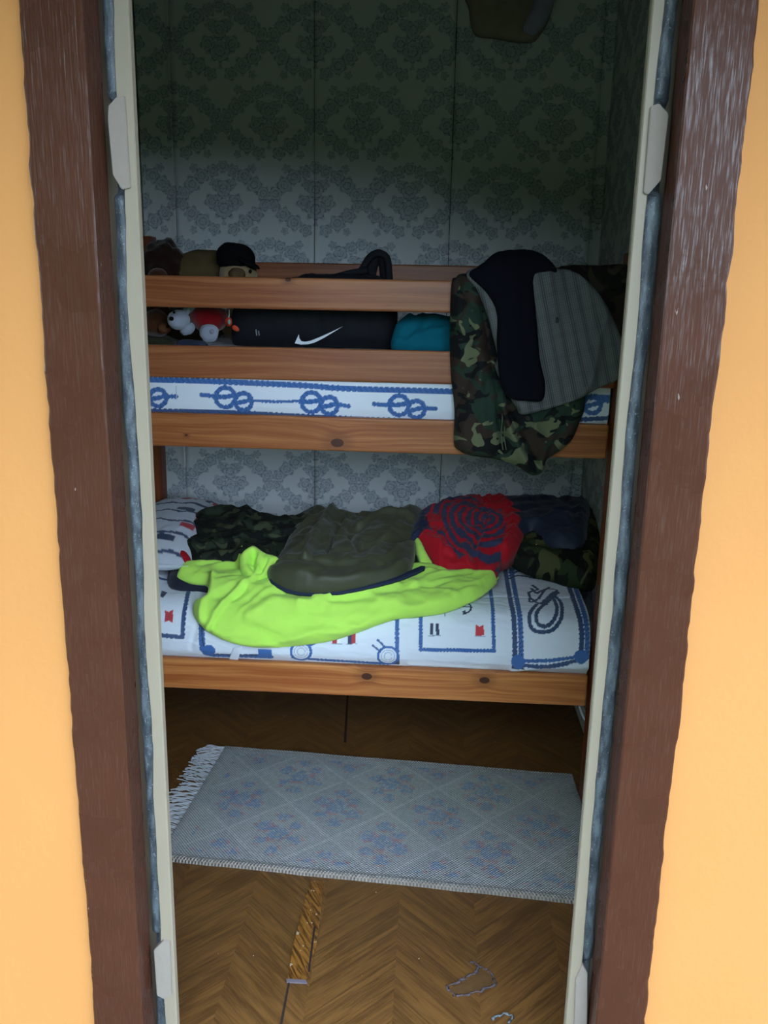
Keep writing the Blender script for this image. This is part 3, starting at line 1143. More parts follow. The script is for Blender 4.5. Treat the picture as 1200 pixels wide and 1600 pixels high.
o = drape('camouflage_sleeping_bag', HPL, [(272, 852), (284, 832), (305, 812), (345, 803), (395, 808), (440, 818), (472, 808), (510, 806), (510, 880), (470, 893), (430, 896), (380, 897), (330, 897), (300, 888), (280, 872)], MCAMO_D,
          T=.055, w=.09, off=-.01, wr=[(20, .14, .05, .016, 1.0), (-50, .1, .04, .010, 4.0)], folds=[([(300, 850), (380, 842), (440, 860)], -.012, .012), ([(385, 812), (375, 850), (400, 880)], .014, .02)], gap=.02)
tag(o, 'dark camouflage sleeping bag bunched beside the pillow', 'sleeping bag')

o = drape('navy_fleece', PL, [(262, 915), (268, 890), (280, 876), (298, 872), (312, 886), (330, 900), (345, 915), (335, 930), (305, 928), (275, 925)], m_cloth('charcoal_fleece', '2a2c3a', .95, .15, .1, .15),
          T=.035, w=.04, off=.012, wr=[(0, .1, .04, .008, 2.0)], gap=.008)
tag(o, 'small charcoal fleece bundle under the lime sleeve end', 'clothing')
rp = drape('red_panel', HPL, [(270, 868), (282, 864), (300, 884), (296, 896), (278, 884)], m_cloth('red_cotton', 'b01c26', .9), o, T=.02, w=.03, off=.03, wr=[(30, .06, .03, .004, 3.0)], res=.005, gap=.01)
rp['label'] = 'red cloth panel'

olive_poly = [(418, 897), (432, 880), (446, 858), (456, 832), (470, 812), (492, 801), (515, 805), (560, 812), (600, 807), (645, 806), (664, 810), (652, 845), (648, 872), (640, 895), (626, 906), (590, 917), (540, 927), (490, 930), (450, 925), (425, 912)]
o = drape('olive_sleeping_bag', HP, olive_poly, MOLIVE, T=.034, w=.10, off=.010,
          wr=[(62, .16, .06, .022, 5.0), (12, .12, .05, .012, 8.0)],
          folds=[([(425, 905), (480, 914), (560, 916), (640, 892)], .016, .018), ([(430, 893), (500, 902), (590, 898)], -.012, .010), ([(520, 815), (500, 850), (478, 895)], .030, .016), ([(560, 818), (545, 850), (560, 880)], -.024, .012),
                 ([(545, 822), (525, 850), (510, 890)], -.026, .009), ([(560, 842), (600, 828), (645, 830)], .030, .016), ([(570, 870), (610, 862), (650, 850)], -.022, .011)], res=.007, gap=.03)
tag(o, 'olive green quilted sleeping bag heaped in the middle of the lower bunk', 'sleeping bag')
hem = drape('hem_binding', HP, [(424, 908), (450, 921), (490, 926), (540, 923), (590, 913), (630, 902), (658, 890), (663, 895), (632, 909), (592, 920), (540, 930), (490, 933), (448, 928), (424, 914)], m_cloth('navy_binding', '252f45', .8), o, T=.003, w=.008, off=.012, edge=.003, res=.004, sub=2, gap=.004)
hem['label'] = 'dark navy bound hem'

# right end: printed bag, dark jacket, red and navy spiral-print jacket
HR = Profile([(2.93, .664), (2.96, .70), (3.03, .735), (3.2, .78), (3.38, .80), (3.47, .79), (3.535, .72)])
o = drape('camouflage_bag', HR, [(798, 872), (808, 845), (830, 800), (870, 790), (910, 790), (939, 794), (938, 850), (932, 905), (924, 920), (893, 917), (862, 903), (825, 890)], MCAMO_R, T=.05, w=.07, off=-.005,
          wr=[(30, .12, .05, .014, 3.0), (-60, .1, .04, .008, 7.0)], folds=[([(825, 872), (870, 888), (915, 910)], .01, .014)], gap=.025)
tag(o, 'dark green camouflage sleeping bag under the navy jacket by the right post', 'sleeping bag')
o = drape('navy_jacket', HR, [(772, 800), (788, 788), (830, 786), (895, 789), (920, 800), (918, 840), (908, 876), (880, 878), (850, 868), (828, 852), (808, 858), (790, 840)], MNAVY, T=.05, w=.06, off=.035,
          wr=[(25, .1, .04, .012, 2.0), (-40, .08, .03, .008, 6.0)], folds=[([(830, 845), (870, 840), (905, 860)], .014, .016), ([(860, 800), (890, 820), (895, 850)], -.012, .014)], gap=.03)
tag(o, 'dark navy jacket crumpled at the right end of the lower bunk', 'jacket')
zp = drape('zip_piping', HR, [(823, 858), (826, 857), (838, 868), (836, 870)], plain('piping_pale', 'b9b98f', .7), o, T=.002, w=.004, off=.045, edge=.003, res=.003, sub=1)
zp['label'] = 'pale piping on the pocket edge'

cc = HR.hit(757, 842)


def spiral(Q):
    dx, dy = (Q[:, 0] - cc[0]) * 1.0, (Q[:, 1] - cc[1]) * .75
    r = np.hypot(dx, dy) + .018 * (fbm(Q[:, 0] * 18, Q[:, 1] * 18, 3) - .5)
    a = np.arctan2(dy, dx)
    k = np.mod(r / .031 + a / (2 * np.pi) + .4 * (fbm(Q[:, 0] * 9, Q[:, 1] * 9, 5) - .5), 1.0)
    red, nav, nav2 = np.array(lin('c01626')), np.array(lin('39415f')), np.array(lin('232b45'))
    c = np.where((k < .36)[:, None], red, nav)
    s1, s2 = HR.hit(735, 800), HR.hit(660, 905)

    def reg(poly):
        return inside(Q, np.array([HR.hit(*p) for p in poly]))
    c[reg([(738, 780), (785, 780), (835, 825), (820, 860), (800, 900), (780, 890), (788, 850), (780, 828), (748, 818)])] = red
    c[reg([(655, 855), (690, 868), (715, 895), (732, 892), (775, 905), (775, 930), (660, 930), (640, 870)])] = red
    c[reg([(660, 832), (682, 834), (695, 862), (672, 858)])] = red
    c[reg([(630, 830), (660, 800), (662, 830), (672, 858), (655, 862), (630, 890)])] = nav2
    c[reg([(640, 885), (656, 878), (658, 905), (636, 905)])] = red
    return c


o = drape('spiral_print_jacket', HR, [(638, 862), (645, 840), (660, 818), (700, 806), (735, 802), (748, 790), (775, 787), (790, 795), (812, 818), (827, 838), (818, 852), (812, 868), (796, 884), (780, 892), (776, 908), (768, 913), (740, 911), (705, 911), (684, 902), (668, 880), (655, 866)], MRED,
          T=.04, w=.05, off=.04, wr=[(70, .09, .03, .009, 9.0), (0, .07, .028, .007, 12.0)],
          folds=[([(750, 800), (760, 835), (740, 880)], -.014, .01), ([(700, 830), (720, 860), (728, 895)], .014, .012), ([(780, 800), (800, 840), (790, 880)], .012, .014), ([(660, 865), (690, 880), (735, 900)], .014, .012)], res=.0036, color=spiral, gap=.05)
tag(o, 'red and navy jacket with spiral print lying on the lower bunk', 'jacket')
pp = drape('piping', HR, [(756, 905), (778, 907), (777, 911), (768, 914), (752, 911)], plain('piping_lime', 'c9e07a', .7), o, T=.003, w=.005, off=.045, edge=.003, res=.003, sub=1)
pp['label'] = 'pale green piping along the hem'

# lime fleece
lime = [(277, 905), (288, 894), (308, 890), (335, 890), (372, 884), (376, 873), (386, 865), (398, 862), (415, 871), (437, 878), (424, 893), (414, 904), (432, 910), (462, 915), (500, 918), (545, 915), (590, 906), (640, 895), (668, 893), (700, 902), (740, 906), (776, 909), (762, 925), (740, 940), (700, 957), (650, 965), (620, 968), (590, 977), (560, 988), (520, 1000), (480, 1006), (430, 1010), (390, 1008), (350, 998), (322, 983), (306, 966), (303, 950), (309, 940), (322, 938), (326, 925), (322, 916), (300, 913)]
LP = Profile([(2.650, .47), (2.643, .51), (2.645, .56), (2.662, .612), (2.70, .652), (2.76, .676), (2.84, .695), (2.95, .715), (3.1, .735)])
o = drape('lime_fleece', LP, lime, MLIME, T=.022, w=.03, off=.004,
          wr=[(8, .22, .06, .020, 4.0), (-14, .14, .045, .012, 8.0), (28, .09, .03, .006, 12.0)],
          folds=[([(400, 920), (365, 940), (340, 965), (322, 990)], .020, .012), ([(386, 932), (350, 958), (332, 985)], -.013, .008), ([(378, 880), (376, 895), (386, 908), (404, 914)], .024, .010), ([(398, 864), (384, 868), (378, 882)], .020, .008),
                 ([(395, 882), (400, 895), (410, 898)], -.018, .010), ([(335, 915), (322, 940), (318, 965)], .016, .012), ([(405, 915), (430, 918), (455, 925)], .012, .008),
                 ([(450, 935), (520, 948), (640, 935), (700, 925)], -.010, .010), ([(470, 950), (540, 938), (620, 928)], .010, .012), ([(390, 965), (440, 945), (500, 955)], .010, .012), ([(310, 900), (350, 895), (375, 890)], -.008, .006)], res=.0055, gap=.004)
tag(o, 'bright lime green fleece spilling over the front of the quilt', 'fleece')
HOODP = Profile([(2.72, .635), (2.75, .685), (2.80, .742), (2.86, .79), (2.93, .81)])
hd = drape('hood', HOODP, [(375, 888), (378, 872), (388, 864), (400, 861), (416, 870), (438, 878), (426, 894), (410, 913), (394, 910), (380, 900)], MLIME, o, T=.035, w=.022, off=.006,
           folds=[([(398, 876), (396, 888), (404, 897)], -.040, .012), ([(416, 876), (418, 886), (410, 900)], -.014, .007)], wr=[(50, .06, .03, .006, 3.0)], res=.004, gap=.06)
hd['label'] = 'curled lime hood edge'
tab = drape('sleeve_edge', HR, [(647, 868), (655, 865), (664, 880), (678, 898), (690, 908), (668, 908), (656, 895)], MLIME, o, T=.012, w=.015, off=.06, wr=[(60, .05, .02, .003, 3.0)], res=.004, sub=2, gap=.07)
tab['label'] = 'lime edge showing beside the red jacket'

# ================================================================== clothes hung over the upper guard rail
HG = Profile([(2.622, 1.00), (2.624, 1.20), (2.626, 1.40), (2.626, 1.60), (2.628, 1.69), (2.637, 1.716), (2.652, 1.722), (2.70, 1.727), (2.80, 1.735)])
o = drape('camouflage_jacket', HG, [(705, 446), (712, 437), (736, 436), (760, 440), (800, 440), (860, 445), (905, 470), (914, 540), (915, 600), (912, 640), (906, 655), (893, 686), (870, 706), (853, 718), (850, 732), (840, 741), (826, 740), (808, 728), (775, 717), (735, 711), (716, 702), (709, 690), (710, 640), (704, 580), (703, 510)], MCAMO_W,
          T=.040, w=.045, off=.004, wr=[(82, .2, .06, .020, 3.0), (60, .12, .04, .010, 8.0)],
          folds=[([(752, 470), (768, 560), (776, 620), (785, 700)], -.045, .008), ([(740, 480), (748, 560), (752, 640), (760, 700)], .016, .016), ([(768, 600), (790, 650), (810, 700), (830, 738)], .026, .012), ([(795, 645), (815, 690), (838, 725)], -.05, .007), ([(830, 660), (845, 690), (845, 720)], .018, .012), ([(715, 450), (730, 480), (748, 492)], -.020, .008), ([(705, 522), (735, 528), (765, 545)], -.018, .009), ([(710, 640), (728, 600), (745, 560)], -.012, .010)], res=.007, gap=.0)
tag(o, 'woodland camouflage jacket hanging over the guard rail', 'jacket')
for dx in (0, 5):
    P0 = [at(784 + dx, 620, 2.585), at(785 + dx, 650, 2.58), at(783 + dx, 680, 2.582), at(786 + dx, 703, 2.585)]
    c_ = tube('drawcord', P0, .0022, plain('cord_green', '55604a', .8), o, 6)
HG2 = Profile([(2.555, 1.20), (2.560, 1.40), (2.572, 1.60), (2.582, 1.69), (2.604, 1.735), (2.65, 1.752), (2.72, 1.755), (2.80, 1.75)])
o = drape('checked_shirt', HG2, [(728, 433), (742, 425), (780, 424), (835, 428), (870, 427), (895, 430), (922, 446), (948, 480), (966, 520), (973, 545), (968, 588), (930, 608), (900, 624), (850, 640), (815, 647), (806, 636), (797, 622), (785, 600), (772, 572), (777, 558), (768, 520), (760, 490), (745, 455)], m_plaid(),
          T=.016, w=.02, off=.010, wr=[(70, .3, .09, .018, 5.0), (105, .25, .06, .008, 9.0)],
          folds=[([(840, 440), (850, 520), (880, 590)], .008, .03), ([(848, 540), (885, 570), (888, 590), (850, 618)], .0025, .004), ([(735, 435), (765, 480), (775, 560)], .006, .010), ([(895, 440), (930, 510), (945, 590)], -.008, .02), ([(808, 640), (850, 628), (920, 605), (968, 580)], -.003, .004)], res=.0065)
tag(o, 'grey checked cotton shirt hanging over the camouflage jacket', 'shirt')
sp = drape('badge', HG2, [(855, 496), (862, 493), (870, 497), (871, 504), (862, 508), (855, 504)], plain('badge_dark', '3b3d42', .8), o, T=.002, w=.005, off=.026, edge=.001, res=.004)
sp['label'] = 'small dark stitched badge on the chest'
HG3 = Profile([(2.522, 1.20), (2.525, 1.45), (2.545, 1.64), (2.565, 1.72), (2.592, 1.765), (2.65, 1.785), (2.74, 1.79), (2.82, 1.78)])
o = drape('navy_sweater', HG3, [(733, 431), (745, 420), (758, 412), (778, 404), (820, 403), (850, 408), (870, 425), (852, 428), (838, 432), (833, 446), (838, 500), (843, 560), (851, 598), (847, 625), (822, 626), (797, 622), (782, 600), (776, 540), (776, 490), (760, 458)], MNAVYD,
          T=.016, w=.022, off=.004, wr=[(85, .25, .06, .008, 2.0)], folds=[([(800, 430), (810, 520), (815, 600)], .006, .02)], res=.0065)
tag(o, 'dark navy garment folded over the checked shirt', 'shirt')
HG4 = Profile([(2.612, 1.45), (2.614, 1.60), (2.618, 1.69), (2.63, 1.74), (2.66, 1.775), (2.75, 1.79), (2.85, 1.79)])
o = drape('dark_camouflage_trousers', HG4, [(868, 422), (930, 417), (990, 419), (995, 470), (993, 520), (985, 560), (960, 560), (930, 520), (900, 480)], m_camo('dark_brown_camouflage', ['1a1512', '2b211b', '100e0d', '3d352b'], 14, 5.0),
          T=.015, w=.03, off=.002, wr=[(70, .12, .05, .010, 6.0)], res=.008)
tag(o, 'dark brown camouflage garment over the rail behind the checked shirt', 'clothing')

# ================================================================== things lying on the upper bunk
MBLK = m_cloth('black_bag_fabric', '15161c', .8, .2, .25)
zt = 1.495
bag = tag(empty('sports_bag', (-.42, 2.92, zt)), 'black sports bag with a white swoosh lying on the upper bunk', 'bag')


def bag_body():
    n, m = 60, 36
    V, Fc = [], []
    x0, x1 = -.675, -.135
    for i in range(n):
        u = i / (n - 1)
        x = x0 + (x1 - x0) * u
        e = (1 - abs(2 * u - 1) ** 7) ** .5
        top = 1.735 if u > .45 else 1.66 + (1.735 - 1.66) * (u / .45) ** 1.5
        hz = (top - zt) / 2 * (.55 + .45 * e)
        for k in range(m):
            a = 2 * math.pi * k / m
            c, s = math.cos(a), math.sin(a)
            cy = math.copysign(abs(c) ** .55, c)
            cz = math.copysign(abs(s) ** .55, s)
            wob = 1 + .16 * (float(fbm(np.array(u * 9), np.array(k * .5), 3.0)) - .5)
            V.append((x, 2.925 + cy * .150 * (.6 + .4 * e) * wob, zt + hz + cz * hz * (wob if cz > 0 else 1)))
    for i in range(n - 1):
        for k in range(m):
            Fc.append([i * m + k, (i + 1) * m + k, (i + 1) * m + (k + 1) % m, i * m + (k + 1) % m])
    Fc.append(list(range(m)))
    Fc.append([(n - 1) * m + k for k in range(m)][::-1])
    return link_mesh('bag_body', V, Fc, MBLK, bag, True)


bag_body()
LY = 2.768
sw = [(460.5, 536.5), (466.5, 522.8), (467.5, 529), (470.5, 533), (476, 534), (485, 532.5), (500, 526.5), (518, 518.5), (535.5, 510), (520, 519.5), (505, 528.5), (492, 535), (482, 538), (470, 538.5)]
P = [at(px, py, LY) for px, py in sw]
lg = prism('logo_mark', [(p[0], p[2]) for p in P], LY, LY + .006, plain('logo_white', 'e8edf2', .6), bag)
lg['label'] = 'white curved tick mark printed on the bag side'
tube('handle', [at(535, 440, 2.9), at(560, 428, 2.9), at(578, 402, 2.9), at(592, 396, 2.9), at(605, 405, 2.9), at(608, 440, 2.9)], .012, MBLK, bag, 8)
tube('handle', [at(577, 430, 2.93), at(583, 408, 2.93), at(592, 400, 2.93), at(601, 412, 2.93), at(604, 440, 2.93)], .022, MBLK, bag, 8, .5)
tube('shoulder_strap', [at(520, 434, 2.86), at(545, 427, 2.87), at(575, 422, 2.88)], .010, MBLK, bag, 8, .5)
tube('zip_pull', [at(400, 515, 2.768), at(401, 524, 2.764)], .002, plain('zip_metal', '8d9094', .4), bag, 6)
tube('zip_pull', [at(404, 517, 2.768), at(405, 524, 2.764)], .002, plain('zip_metal_b', '8d9094', .4), bag, 6)

# red key fob
fb = tag(empty('key_fob', at(362, 520, 2.755)), 'small red and green key fob hanging by the black bag', 'key fob')
lump('fob_body', at(357, 503, 2.752), (.012, .007, .014), plain('fob_red', 'b8301c', .6), fb, .1, 1.0, 3)
lump('fob_tip', at(368, 513, 2.752), (.013, .007, .008), plain('fob_orange', 'c8452a', .6), fb, .1, 2.0, 3, .6)
lump('fob_badge', at(358, 503, 2.742), (.005, .004, .008), plain('fob_green', '7fae9a', .6), fb, .05, 3.0, 3)
tube('cord', [at(358, 484, 2.755), at(358, 492, 2.752), at(357, 498, 2.75)], .0015, plain('fob_cord', 'c9c9c9', .6), fb, 5)

# teal cloth
TP = Profile([(2.745, 1.488), (2.76, 1.52), (2.80, 1.56), (2.88, 1.585), (3.02, 1.58)])
o = drape('teal_towel', TP, [(613, 546), (614, 522), (622, 509), (640, 505), (668, 504), (700, 506), (735, 512), (738, 550), (690, 553), (650, 550)], m_cloth('teal_cloth', '0e6a7e', .9, .15, .15), T=.03, w=.04, off=.0, wr=[(10, .1, .035, .012, 2.0), (60, .07, .03, .008, 5.0)], res=.007, gap=.02)
tag(o, 'crumpled teal cloth on the upper bunk beside the black bag', 'towel')

# white plush dog in red
MWPL = m_cloth('white_plush', '9a9eac', .98, .1, .1, .4, 180)
MREDPL = m_cloth('red_plush', '7a0d14', .98, .12, .1, .3, 200)
MBRPL = m_cloth('brown_plush', '4a2a18', .98, .2, .1, .3, 180)
MTAN = m_cloth('tan_plush', '9a8160', .98, .15, .1, .3, 180)
MBLACK = m_cloth('black_felt', '0d0f12', .95, .2, .1)
dog = tag(empty('plush_dog', at(310, 538, 2.80)), 'white plush dog in a red coat lying on the upper bunk', 'plush toy')
c = at(279, 500, 2.78); lump('head', c, (.036, .036, .032), MWPL, dog, .1, 1.0)
c = at(268, 498, 2.745); lump('nose', c, (.008, .007, .007), MBLACK, dog, .05, 2.0, 3)
c = at(272, 488, 2.75); lump('eye', c, (.0045, .004, .0045), MBLACK, dog, .0, 2.0, 2)
c = at(291, 486, 2.79); lump('ear', c, (.013, .012, .026), MWPL, dog, .12, 3.0, 3, .5)
c = at(303, 484, 2.81); lump('ear', c, (.012, .012, .022), MWPL, dog, .12, 4.0, 3, .2)
c = at(326, 497, 2.83); lump('coat', c, (.062, .055, .046), MREDPL, dog, .08, 5.0)
c = at(293, 514, 2.79); lump('paw', c, (.026, .022, .018), MWPL, dog, .12, 6.0, 3, -.5)
c = at(327, 520, 2.775); lump('paw', c, (.031, .026, .030), MWPL, dog, .12, 7.0, 3)
c = at(331, 518, 2.748); lump('paw_pad', c, (.008, .004, .008), m_cloth('pad_grey', '8a8c94', .9), dog, .1, 8.0, 2)

bear = tag(empty('brown_teddy', at(243, 530, 2.85)), 'dark brown teddy bear lying left of the white plush dog', 'plush toy')
c = at(243, 505, 2.87); lump('head', c, (.05, .05, .045), MBRPL, bear, .1, 1.0)
c = at(256, 513, 2.83); lump('muzzle', c, (.022, .018, .018), m_cloth('brown_plush_light', '6a4026', .98), bear, .1, 2.0, 3)
c = at(262, 510, 2.812); lump('nose', c, (.006, .005, .005), MBLACK, bear, .05, 2.0, 2)
c = at(228, 488, 2.87); lump('ear', c, (.02, .012, .02), MBRPL, bear, .1, 3.0, 3)
c = at(256, 486, 2.89); lump('ear', c, (.02, .012, .02), MBRPL, bear, .1, 4.0, 3)
c = at(215, 520, 2.92); lump('body', c, (.07, .06, .05), MBRPL, bear, .1, 5.0)

o = drape('navy_cloth', TP, [(270, 541), (278, 526), (300, 524), (318, 528), (322, 541), (300, 543)], MNAVY, T=.015, w=.02, off=-.028, wr=[(20, .06, .03, .005, 2.0)], res=.006, gap=.01)
tag(o, 'small dark navy cloth under the white plush dog', 'clothing')
o = drape('olive_blanket', TP, [(215, 542), (216, 524), (235, 520), (262, 524), (272, 541), (240, 545)], m_cloth('dark_olive_wool', '2c2e20', .95), T=.015, w=.02, off=-.028, wr=[(0, .08, .02, .006, 5.0)], res=.006, gap=.01)
tag(o, 'dark olive folded cloth at the left end of the upper bunk', 'clothing')

# toys and cap showing above the guard rail
lion = tag(empty('tan_plush_lion', (-.95, 3.22, 1.49)), 'long tan and brown plush animal lying behind the guard rail', 'plush toy')
c = at(318, 428, 3.22); lump('body', c, (.15, .07, .085), m_cloth('olive_tan_plush', '5a4a30', .98, .2), lion, .1, 1.0)
c = at(255, 420, 3.20); lump('mane', c, (.085, .08, .10), m_cloth('dark_brown_mane', '2a1a12', .98, .25, .1, .2, 120), lion, .22, 2.0, 4, 0, 1, 2.6)
c = at(247, 432, 3.10); lump('muzzle', c, (.035, .03, .03), MBRPL, lion, .1, 3.0, 3)
c = at(300, 480, 3.2); lump('hind_body', (c[0], c[1], 1.55), (.14, .08, .06), m_cloth('olive_tan_plush_b', '4c3f2a', .98, .2), lion, .1, 4.0)
pug = tag(empty('tan_plush_dog', at(372, 500, 3.12)), 'tan plush dog face peeping over the guard rail under the black cap', 'plush toy')
c = at(372, 430, 3.12); lump('head', c, (.068, .06, .065), MTAN, pug, .08, 1.0)
c = at(370, 428, 3.055); lump('muzzle', c, (.03, .02, .022), m_cloth('tan_dark', '5c4730', .98), pug, .08, 2.0, 3)
c = at(391, 424, 3.075); lump('eye', c, (.006, .005, .007), MBLACK, pug, .0, 3.0, 2)
c = at(352, 424, 3.075); lump('eye', c, (.006, .005, .007), MBLACK, pug, .0, 3.0, 2)
c = at(378, 470, 3.12); lump('body', (c[0], c[1], 1.56), (.075, .065, .07), MTAN, pug, .08, 4.0)
cap = tag(empty('black_cap', at(372, 405, 3.12)), 'black cap on the tan plush dog', 'cap')
c = at(368, 402, 3.12); lump('crown', c, (.067, .062, .050), MBLACK, cap, .08, 2.0, 4, .12, .85)
c = at(388, 411, 3.075); lump('peak', c, (.045, .05, .010), MBLACK, cap, .06, 3.0, 3, .45)

# ================================================================== garment hanging high on the wall
WG = Profile([(3.595, 2.30), (3.585, 2.50), (3.59, 2.70), (3.60, 2.80)], smooth=True)
hang = drape('hanging_garment', WG, [(731, -32), (733, 10), (738, 42), (748, 54), (775, 57), (800, 62), (832, 63), (846, 50), (858, 30), (866, 0), (868, -32)], m_cloth('brown_wool', '978a7c', .95, .2), T=.03, w=.05, off=.0, wr=[(85, .25, .05, .012, 3.0)], folds=[([(835, -20), (830, 20), (815, 55)], -.012, .015)], gap=.03)
tag(hang, 'dark brown garment hanging high on the papered wall', 'clothing')
ln = drape('lining', WG, [(828, -32), (832, 10), (815, 48), (830, 60), (844, 50), (857, 28), (865, 0), (866, -32)], m_cloth('violet_lining', 'a29db8', .8), hang, T=.012, w=.03, off=.032, wr=[(80, .2, .03, .008, 5.0)])
ln['label'] = 'greyish violet lining'

# ================================================================== rug and floor damage
def rug():
    A = np.array([-.79, 2.195]); B = np.array([.558, 2.098]); Cc = np.array([.545, 2.786]); D = np.array([-.745, 2.868])
    n, m = 360, 180
    u = np.linspace(0, 1, n); v = np.linspace(0, 1, m)
    U, V = np.meshgrid(u, v, indexing='ij')
    P2 = ((1 - U) * (1 - V))[..., None] * A + (U * (1 - V))[..., None] * B + (U * V)[..., None] * Cc + ((1 - U) * V)[..., None] * D
    edge = np.minimum(np.minimum(U * 1.38, (1 - U) * 1.38), np.minimum(V * .67, (1 - V) * .67))
    P2[..., 1] += .006 * (fbm(U * 9, V * 0, 3) - .5)
    Z = .010 * np.clip(edge / .006, .3, 1) + .004 * fbm(U * 7, V * 4, 2) * np.clip(edge / .03, .0, 1)
    # plush twisted bands along the long edges
    ve = np.minimum(V, 1 - V) * .67
    Z = Z + .004 * np.exp(-((ve - .012) / .006) ** 2)
    Z[:, 0] = .0005; Z[:, -1] = .0005; Z[0, :] = .0005; Z[-1, :] = .0005
    xm, ym = (U * 1.38).ravel(), (V * .67).ravel()
    # lattice of diamonds
    wd, hd = .345, .33
    a = xm / wd + (ym - .335) / hd
    b = xm / wd - (ym - .335) / hd
    la = np.abs(np.mod(a, 1) - .5); lb = np.abs(np.mod(b, 1) - .5)
    line = np.minimum(.5 - la, .5 - lb)
    ia, ib = np.floor(a), np.floor(b)
    fa, fb_ = np.mod(a, 1) - .5, np.mod(b, 1) - .5
    lx, ly = (fa + fb_) / 2 * wd * 1.0, (fa - fb_) / 2 * hd
    base = np.array(lin('b9babc'))
    c = np.tile(base, (n * m, 1))
    g1 = fbm(xm * 45, ym * 45, 5)
    g2 = vnoise(xm * 190, ym * 190, 8)
    flower = np.mod(ia + ib, 2) == 0
    edge_in = (xm > .07) & (xm < 1.31) & (ym > .045) & (ym < .625)
    c[(np.mod(ia + ib, 2) == 1)] = lin('bfbfbf')
    blue, pink = np.array(lin('7f9cc8')), np.array(lin('cf9790'))
    for (ox, oy, rr) in ((0, 0, .04), (-.055, .028, .027), (.055, -.028, .027), (.05, .045, .022), (-.05, -.045, .022), (0, .085, .024), (0, -.085, .024)):
        d = np.hypot(lx - ox, (ly - oy) * 1.15)
        k = (d < rr * (1.05 + 1.3 * (g1 - .5))) & edge_in & (g2 > .36)
        c[k] = c[k] * .35 + blue * .65
        kp = (d > rr * .9) & (d < rr * (1.3 + .8 * (g1 - .4))) & (g2 > .42) & (np.mod(np.arctan2(ly - oy, lx - ox) + ox * 40, 2.2) < 1.1) & edge_in
        c[kp] = c[kp] * .35 + pink * .65
    k = (line < .022) & edge_in
    c[k] = c[k] * .5 + np.array(lin('d8d8d8')) * .5
    border = (ve.ravel() < .028)
    c[border] = lin('b0adaa')
    c[(ve.ravel() < .010)] = lin('a2958a')
    c *= (.80 + .36 * fbm(xm * 130, ym * 130, 9))[:, None]
    V3 = np.concatenate([P2, Z[..., None]], -1).reshape(-1, 3)
    g = G('woven_rug', .95, .1)
    uu, vv = g.uv()
    sa = g.m('SINE', g.mul(uu, 2 * math.pi / .0105))
    sb = g.m('SINE', g.mul(vv, 2 * math.pi / .0105))
    nub = g.mul(sa, sb)
    x, y, z = g.pos()
    nn = g.noise(g.vec(x, y, z), 120, 3)
    col = g.mix(g.mul(g.mapr(nub, .2, -.5), .58), g.attr(), lin('565a60'))
    g.bump(g.add(nub, g.mul(nn, 1.2)), .8, .004)
    mt = g.color(col)
    r = tag(empty('rug', (-.08, 2.48, 0)), 'grey woven rug with faded blue and pink flower diamonds on the floor', 'rug')
    link_mesh('rug_weave', V3, grid_faces(n, m, False), mt, r, True, c, np.stack([xm, ym], 1))
    # fringe of knotted strands along the left edge
    fm = plain('fringe_cotton', 'a8a9ac', .95, .1, .15)
    V, F = [], []
    rnd = random.Random(3)
    for k in range(150):
        t = (k + .5) / 150
        p = A + (D - A) * t
        L = .085 + rnd.uniform(-.02, .015)
        dr = np.array([-1.0, .08 + .25 * math.sin(t * 11) + rnd.uniform(-.22, .22)])
        pts = []
        for j in range(5):
            f = j / 4
            pts.append((p[0] + .004 + dr[0] * L * f, p[1] + dr[1] * L * f + .006 * math.sin(f * 5 + k), .006 - .003 * f + .004 * math.sin(f * 3) * rnd.random()))
        b = len(V)
        w = .0018
        for q in pts:
            V += [(q[0], q[1] - w, q[2]), (q[0], q[1] + w, q[2]), (q[0], q[1], q[2] + .0028)]
        for j in range(4):
            s = b + j * 3
            for (i0, i1) in ((0, 1), (1, 2), (2, 0)):
                F.append([s + i0, s + i1, s + 3 + i1, s + 3 + i0])
    fr = link_mesh('fringe', V, F, fm, r, False)
    fr['kind'] = 'stuff'
    fr['label'] = 'pale cotton fringe along the left rug end'


rug()


def floor_piece(name, pts, z0, z1, mat, lift=0.0, par=None):
    P = [on_floor(px, py) for px, py in pts]
    n = len(P)
    V = [(p[0], p[1], z0) for p in P] + [(p[0], p[1], z1) for p in P]
    F = [list(range(n)), [n + k for k in range(n)][::-1]] + [[k, n + k, n + (k + 1) % n, (k + 1) % n] for k in range(n)]
    bm = bmesh.new()
    vs = [bm.verts.new(v) for v in V]
    for f in F:
        bm.faces.new([vs[k] for k in f])
    bmesh.ops.recalc_face_normals(bm, faces=bm.faces[:])
    bm.verts.index_update()
    V, F = bm_arrays(bm)
    return link_mesh(name, V, F, mat, par)


fl = bpy.data.objects['floor']


def m_patch():
    g = G('vinyl_patch', .38, .4)
    x, y, z = g.pos()
    a, b = g.add(x, g.mul(y, .6)), g.sub(y, g.mul(x, .6))
    gr = g.noise(g.vec(g.mul(b, 12), g.mul(a, 110), 3.0), 1.0, 3, .6, .5)
    c = g.mix(g.mapr(gr, .35, .62), lin('4a2a12'), lin('8a5a24'))
    ch = g.mapr(g.noise(g.vec(x, y, z), 45, 2), .66, .69)
    g.bump(g.noise(g.vec(x, y, z), 30, 2), .5, .005)
    return g.color(g.mix(g.mul(ch, .55), c, lin('c9b8a0')))


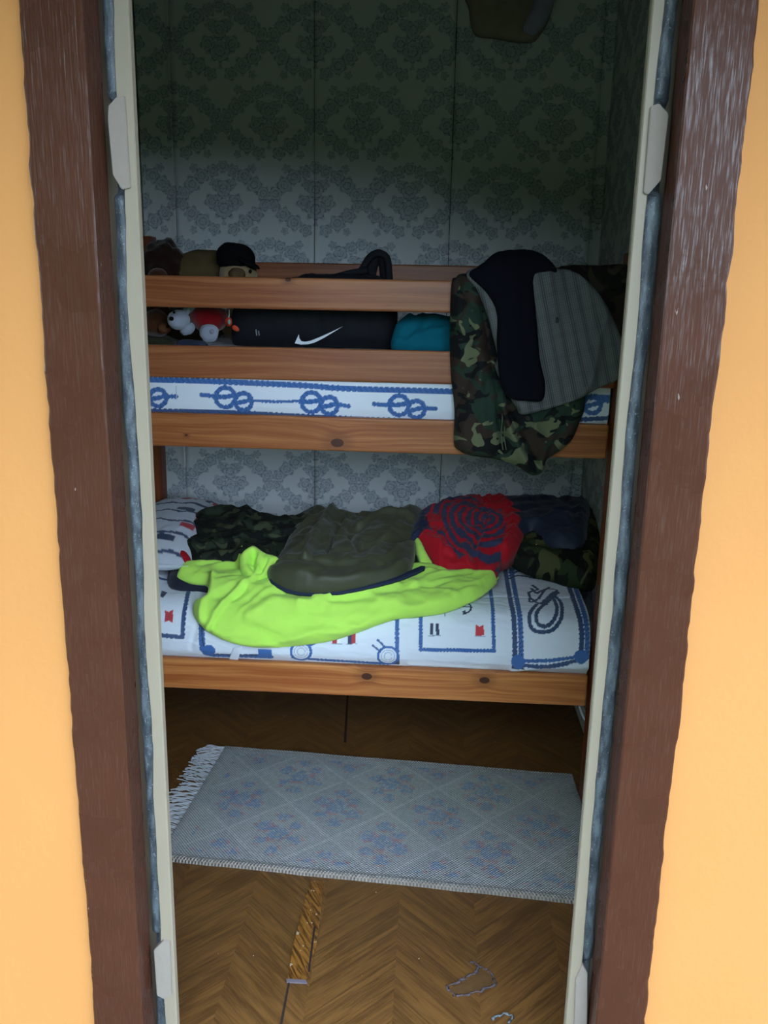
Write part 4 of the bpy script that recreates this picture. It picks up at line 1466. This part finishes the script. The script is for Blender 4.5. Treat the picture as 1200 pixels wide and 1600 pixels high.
pt = floor_piece('vinyl_patch', [(486, 1378), (506, 1378), (500, 1430), (494, 1480), (480, 1530), (476, 1534), (449, 1532), (452, 1515), (458, 1480), (468, 1440), (476, 1410)], .0005, .0035, m_patch(), par=fl)
pt['label'] = 'narrow orange-brown repair strip along the floor seam'
floor_piece('patch_edge', [(447, 1531), (478, 1533), (480, 1538), (448, 1536)], .0005, .004, plain('patch_edge_grey', '6a5f66', .7), par=fl)['label'] = 'grey ragged end of the repair strip'
MSEAM = plain('floor_seam_dark', '2e211c', .8)
floor_piece('floor_seam', [(450, 1536), (453, 1536), (441, 1602), (437, 1602)], .0003, .0016, MSEAM, par=fl)['label'] = 'dark open seam in the vinyl'
floor_piece('floor_seam', [(542, 1082), (545, 1082), (541, 1160), (537, 1160)], .0003, .0016, MSEAM, par=fl)['label'] = 'dark open seam under the bed'
floor_piece('floor_seam', [(490, 1450), (493, 1450), (488, 1490), (484, 1520), (481, 1520)], .0036, .0046, MSEAM, par=fl)


def tear(outline, wpx, label, mat):
    P = np.array([on_floor(*p)[:2] for p in outline])
    P = catmull(P, 6, closed=False)
    rnd = random.Random(len(outline))
    pts = [(p[0] + rnd.uniform(-.004, .004), p[1] + rnd.uniform(-.004, .004), .002) for p in P]
    rad = [.001 + .0032 * rnd.random() for _ in pts]
    o = tube('torn_edge', pts, rad, mat, fl, 6, 1.0, 1)
    o['label'] = label
    return o


MTEAR = plain('torn_vinyl_backing', '574d52', .85, .2, .35, 120)
tear([(712, 1558), (704, 1549), (700, 1543), (716, 1535), (735, 1526), (748, 1515), (744, 1506), (735, 1504)], 4, 'ragged torn vinyl edge', MTEAR)
tear([(748, 1510), (762, 1516), (772, 1530), (773, 1540), (752, 1548), (730, 1555), (714, 1558)], 4, 'ragged torn vinyl edge', MTEAR)
floor_piece('torn_patch', [(714, 1556), (704, 1545), (736, 1530), (752, 1514), (768, 1526), (770, 1539), (735, 1552)], .0003, .0012, plain('bare_brown_backing', '5e4226', .75, .2, .3, 60), par=fl)['label'] = 'worn bare spot in the floor vinyl'
tear([(770, 1592), (785, 1586), (800, 1590), (792, 1600)], 4, 'small torn spot in the vinyl', plain('torn_vinyl_grey', '6a7074', .8, .2, .3, 120))

# white cable at the foot of the right wall
o = tube('white_cable', [at(905, 1103, 2.9), at(909, 1115, 2.88), at(914, 1124, 2.86), at(921, 1130, 2.84), at(932, 1134, 2.80)], .005, MWHITE, None, 8)
tag(o, 'white cable hanging down beside the right bed post', 'cable')
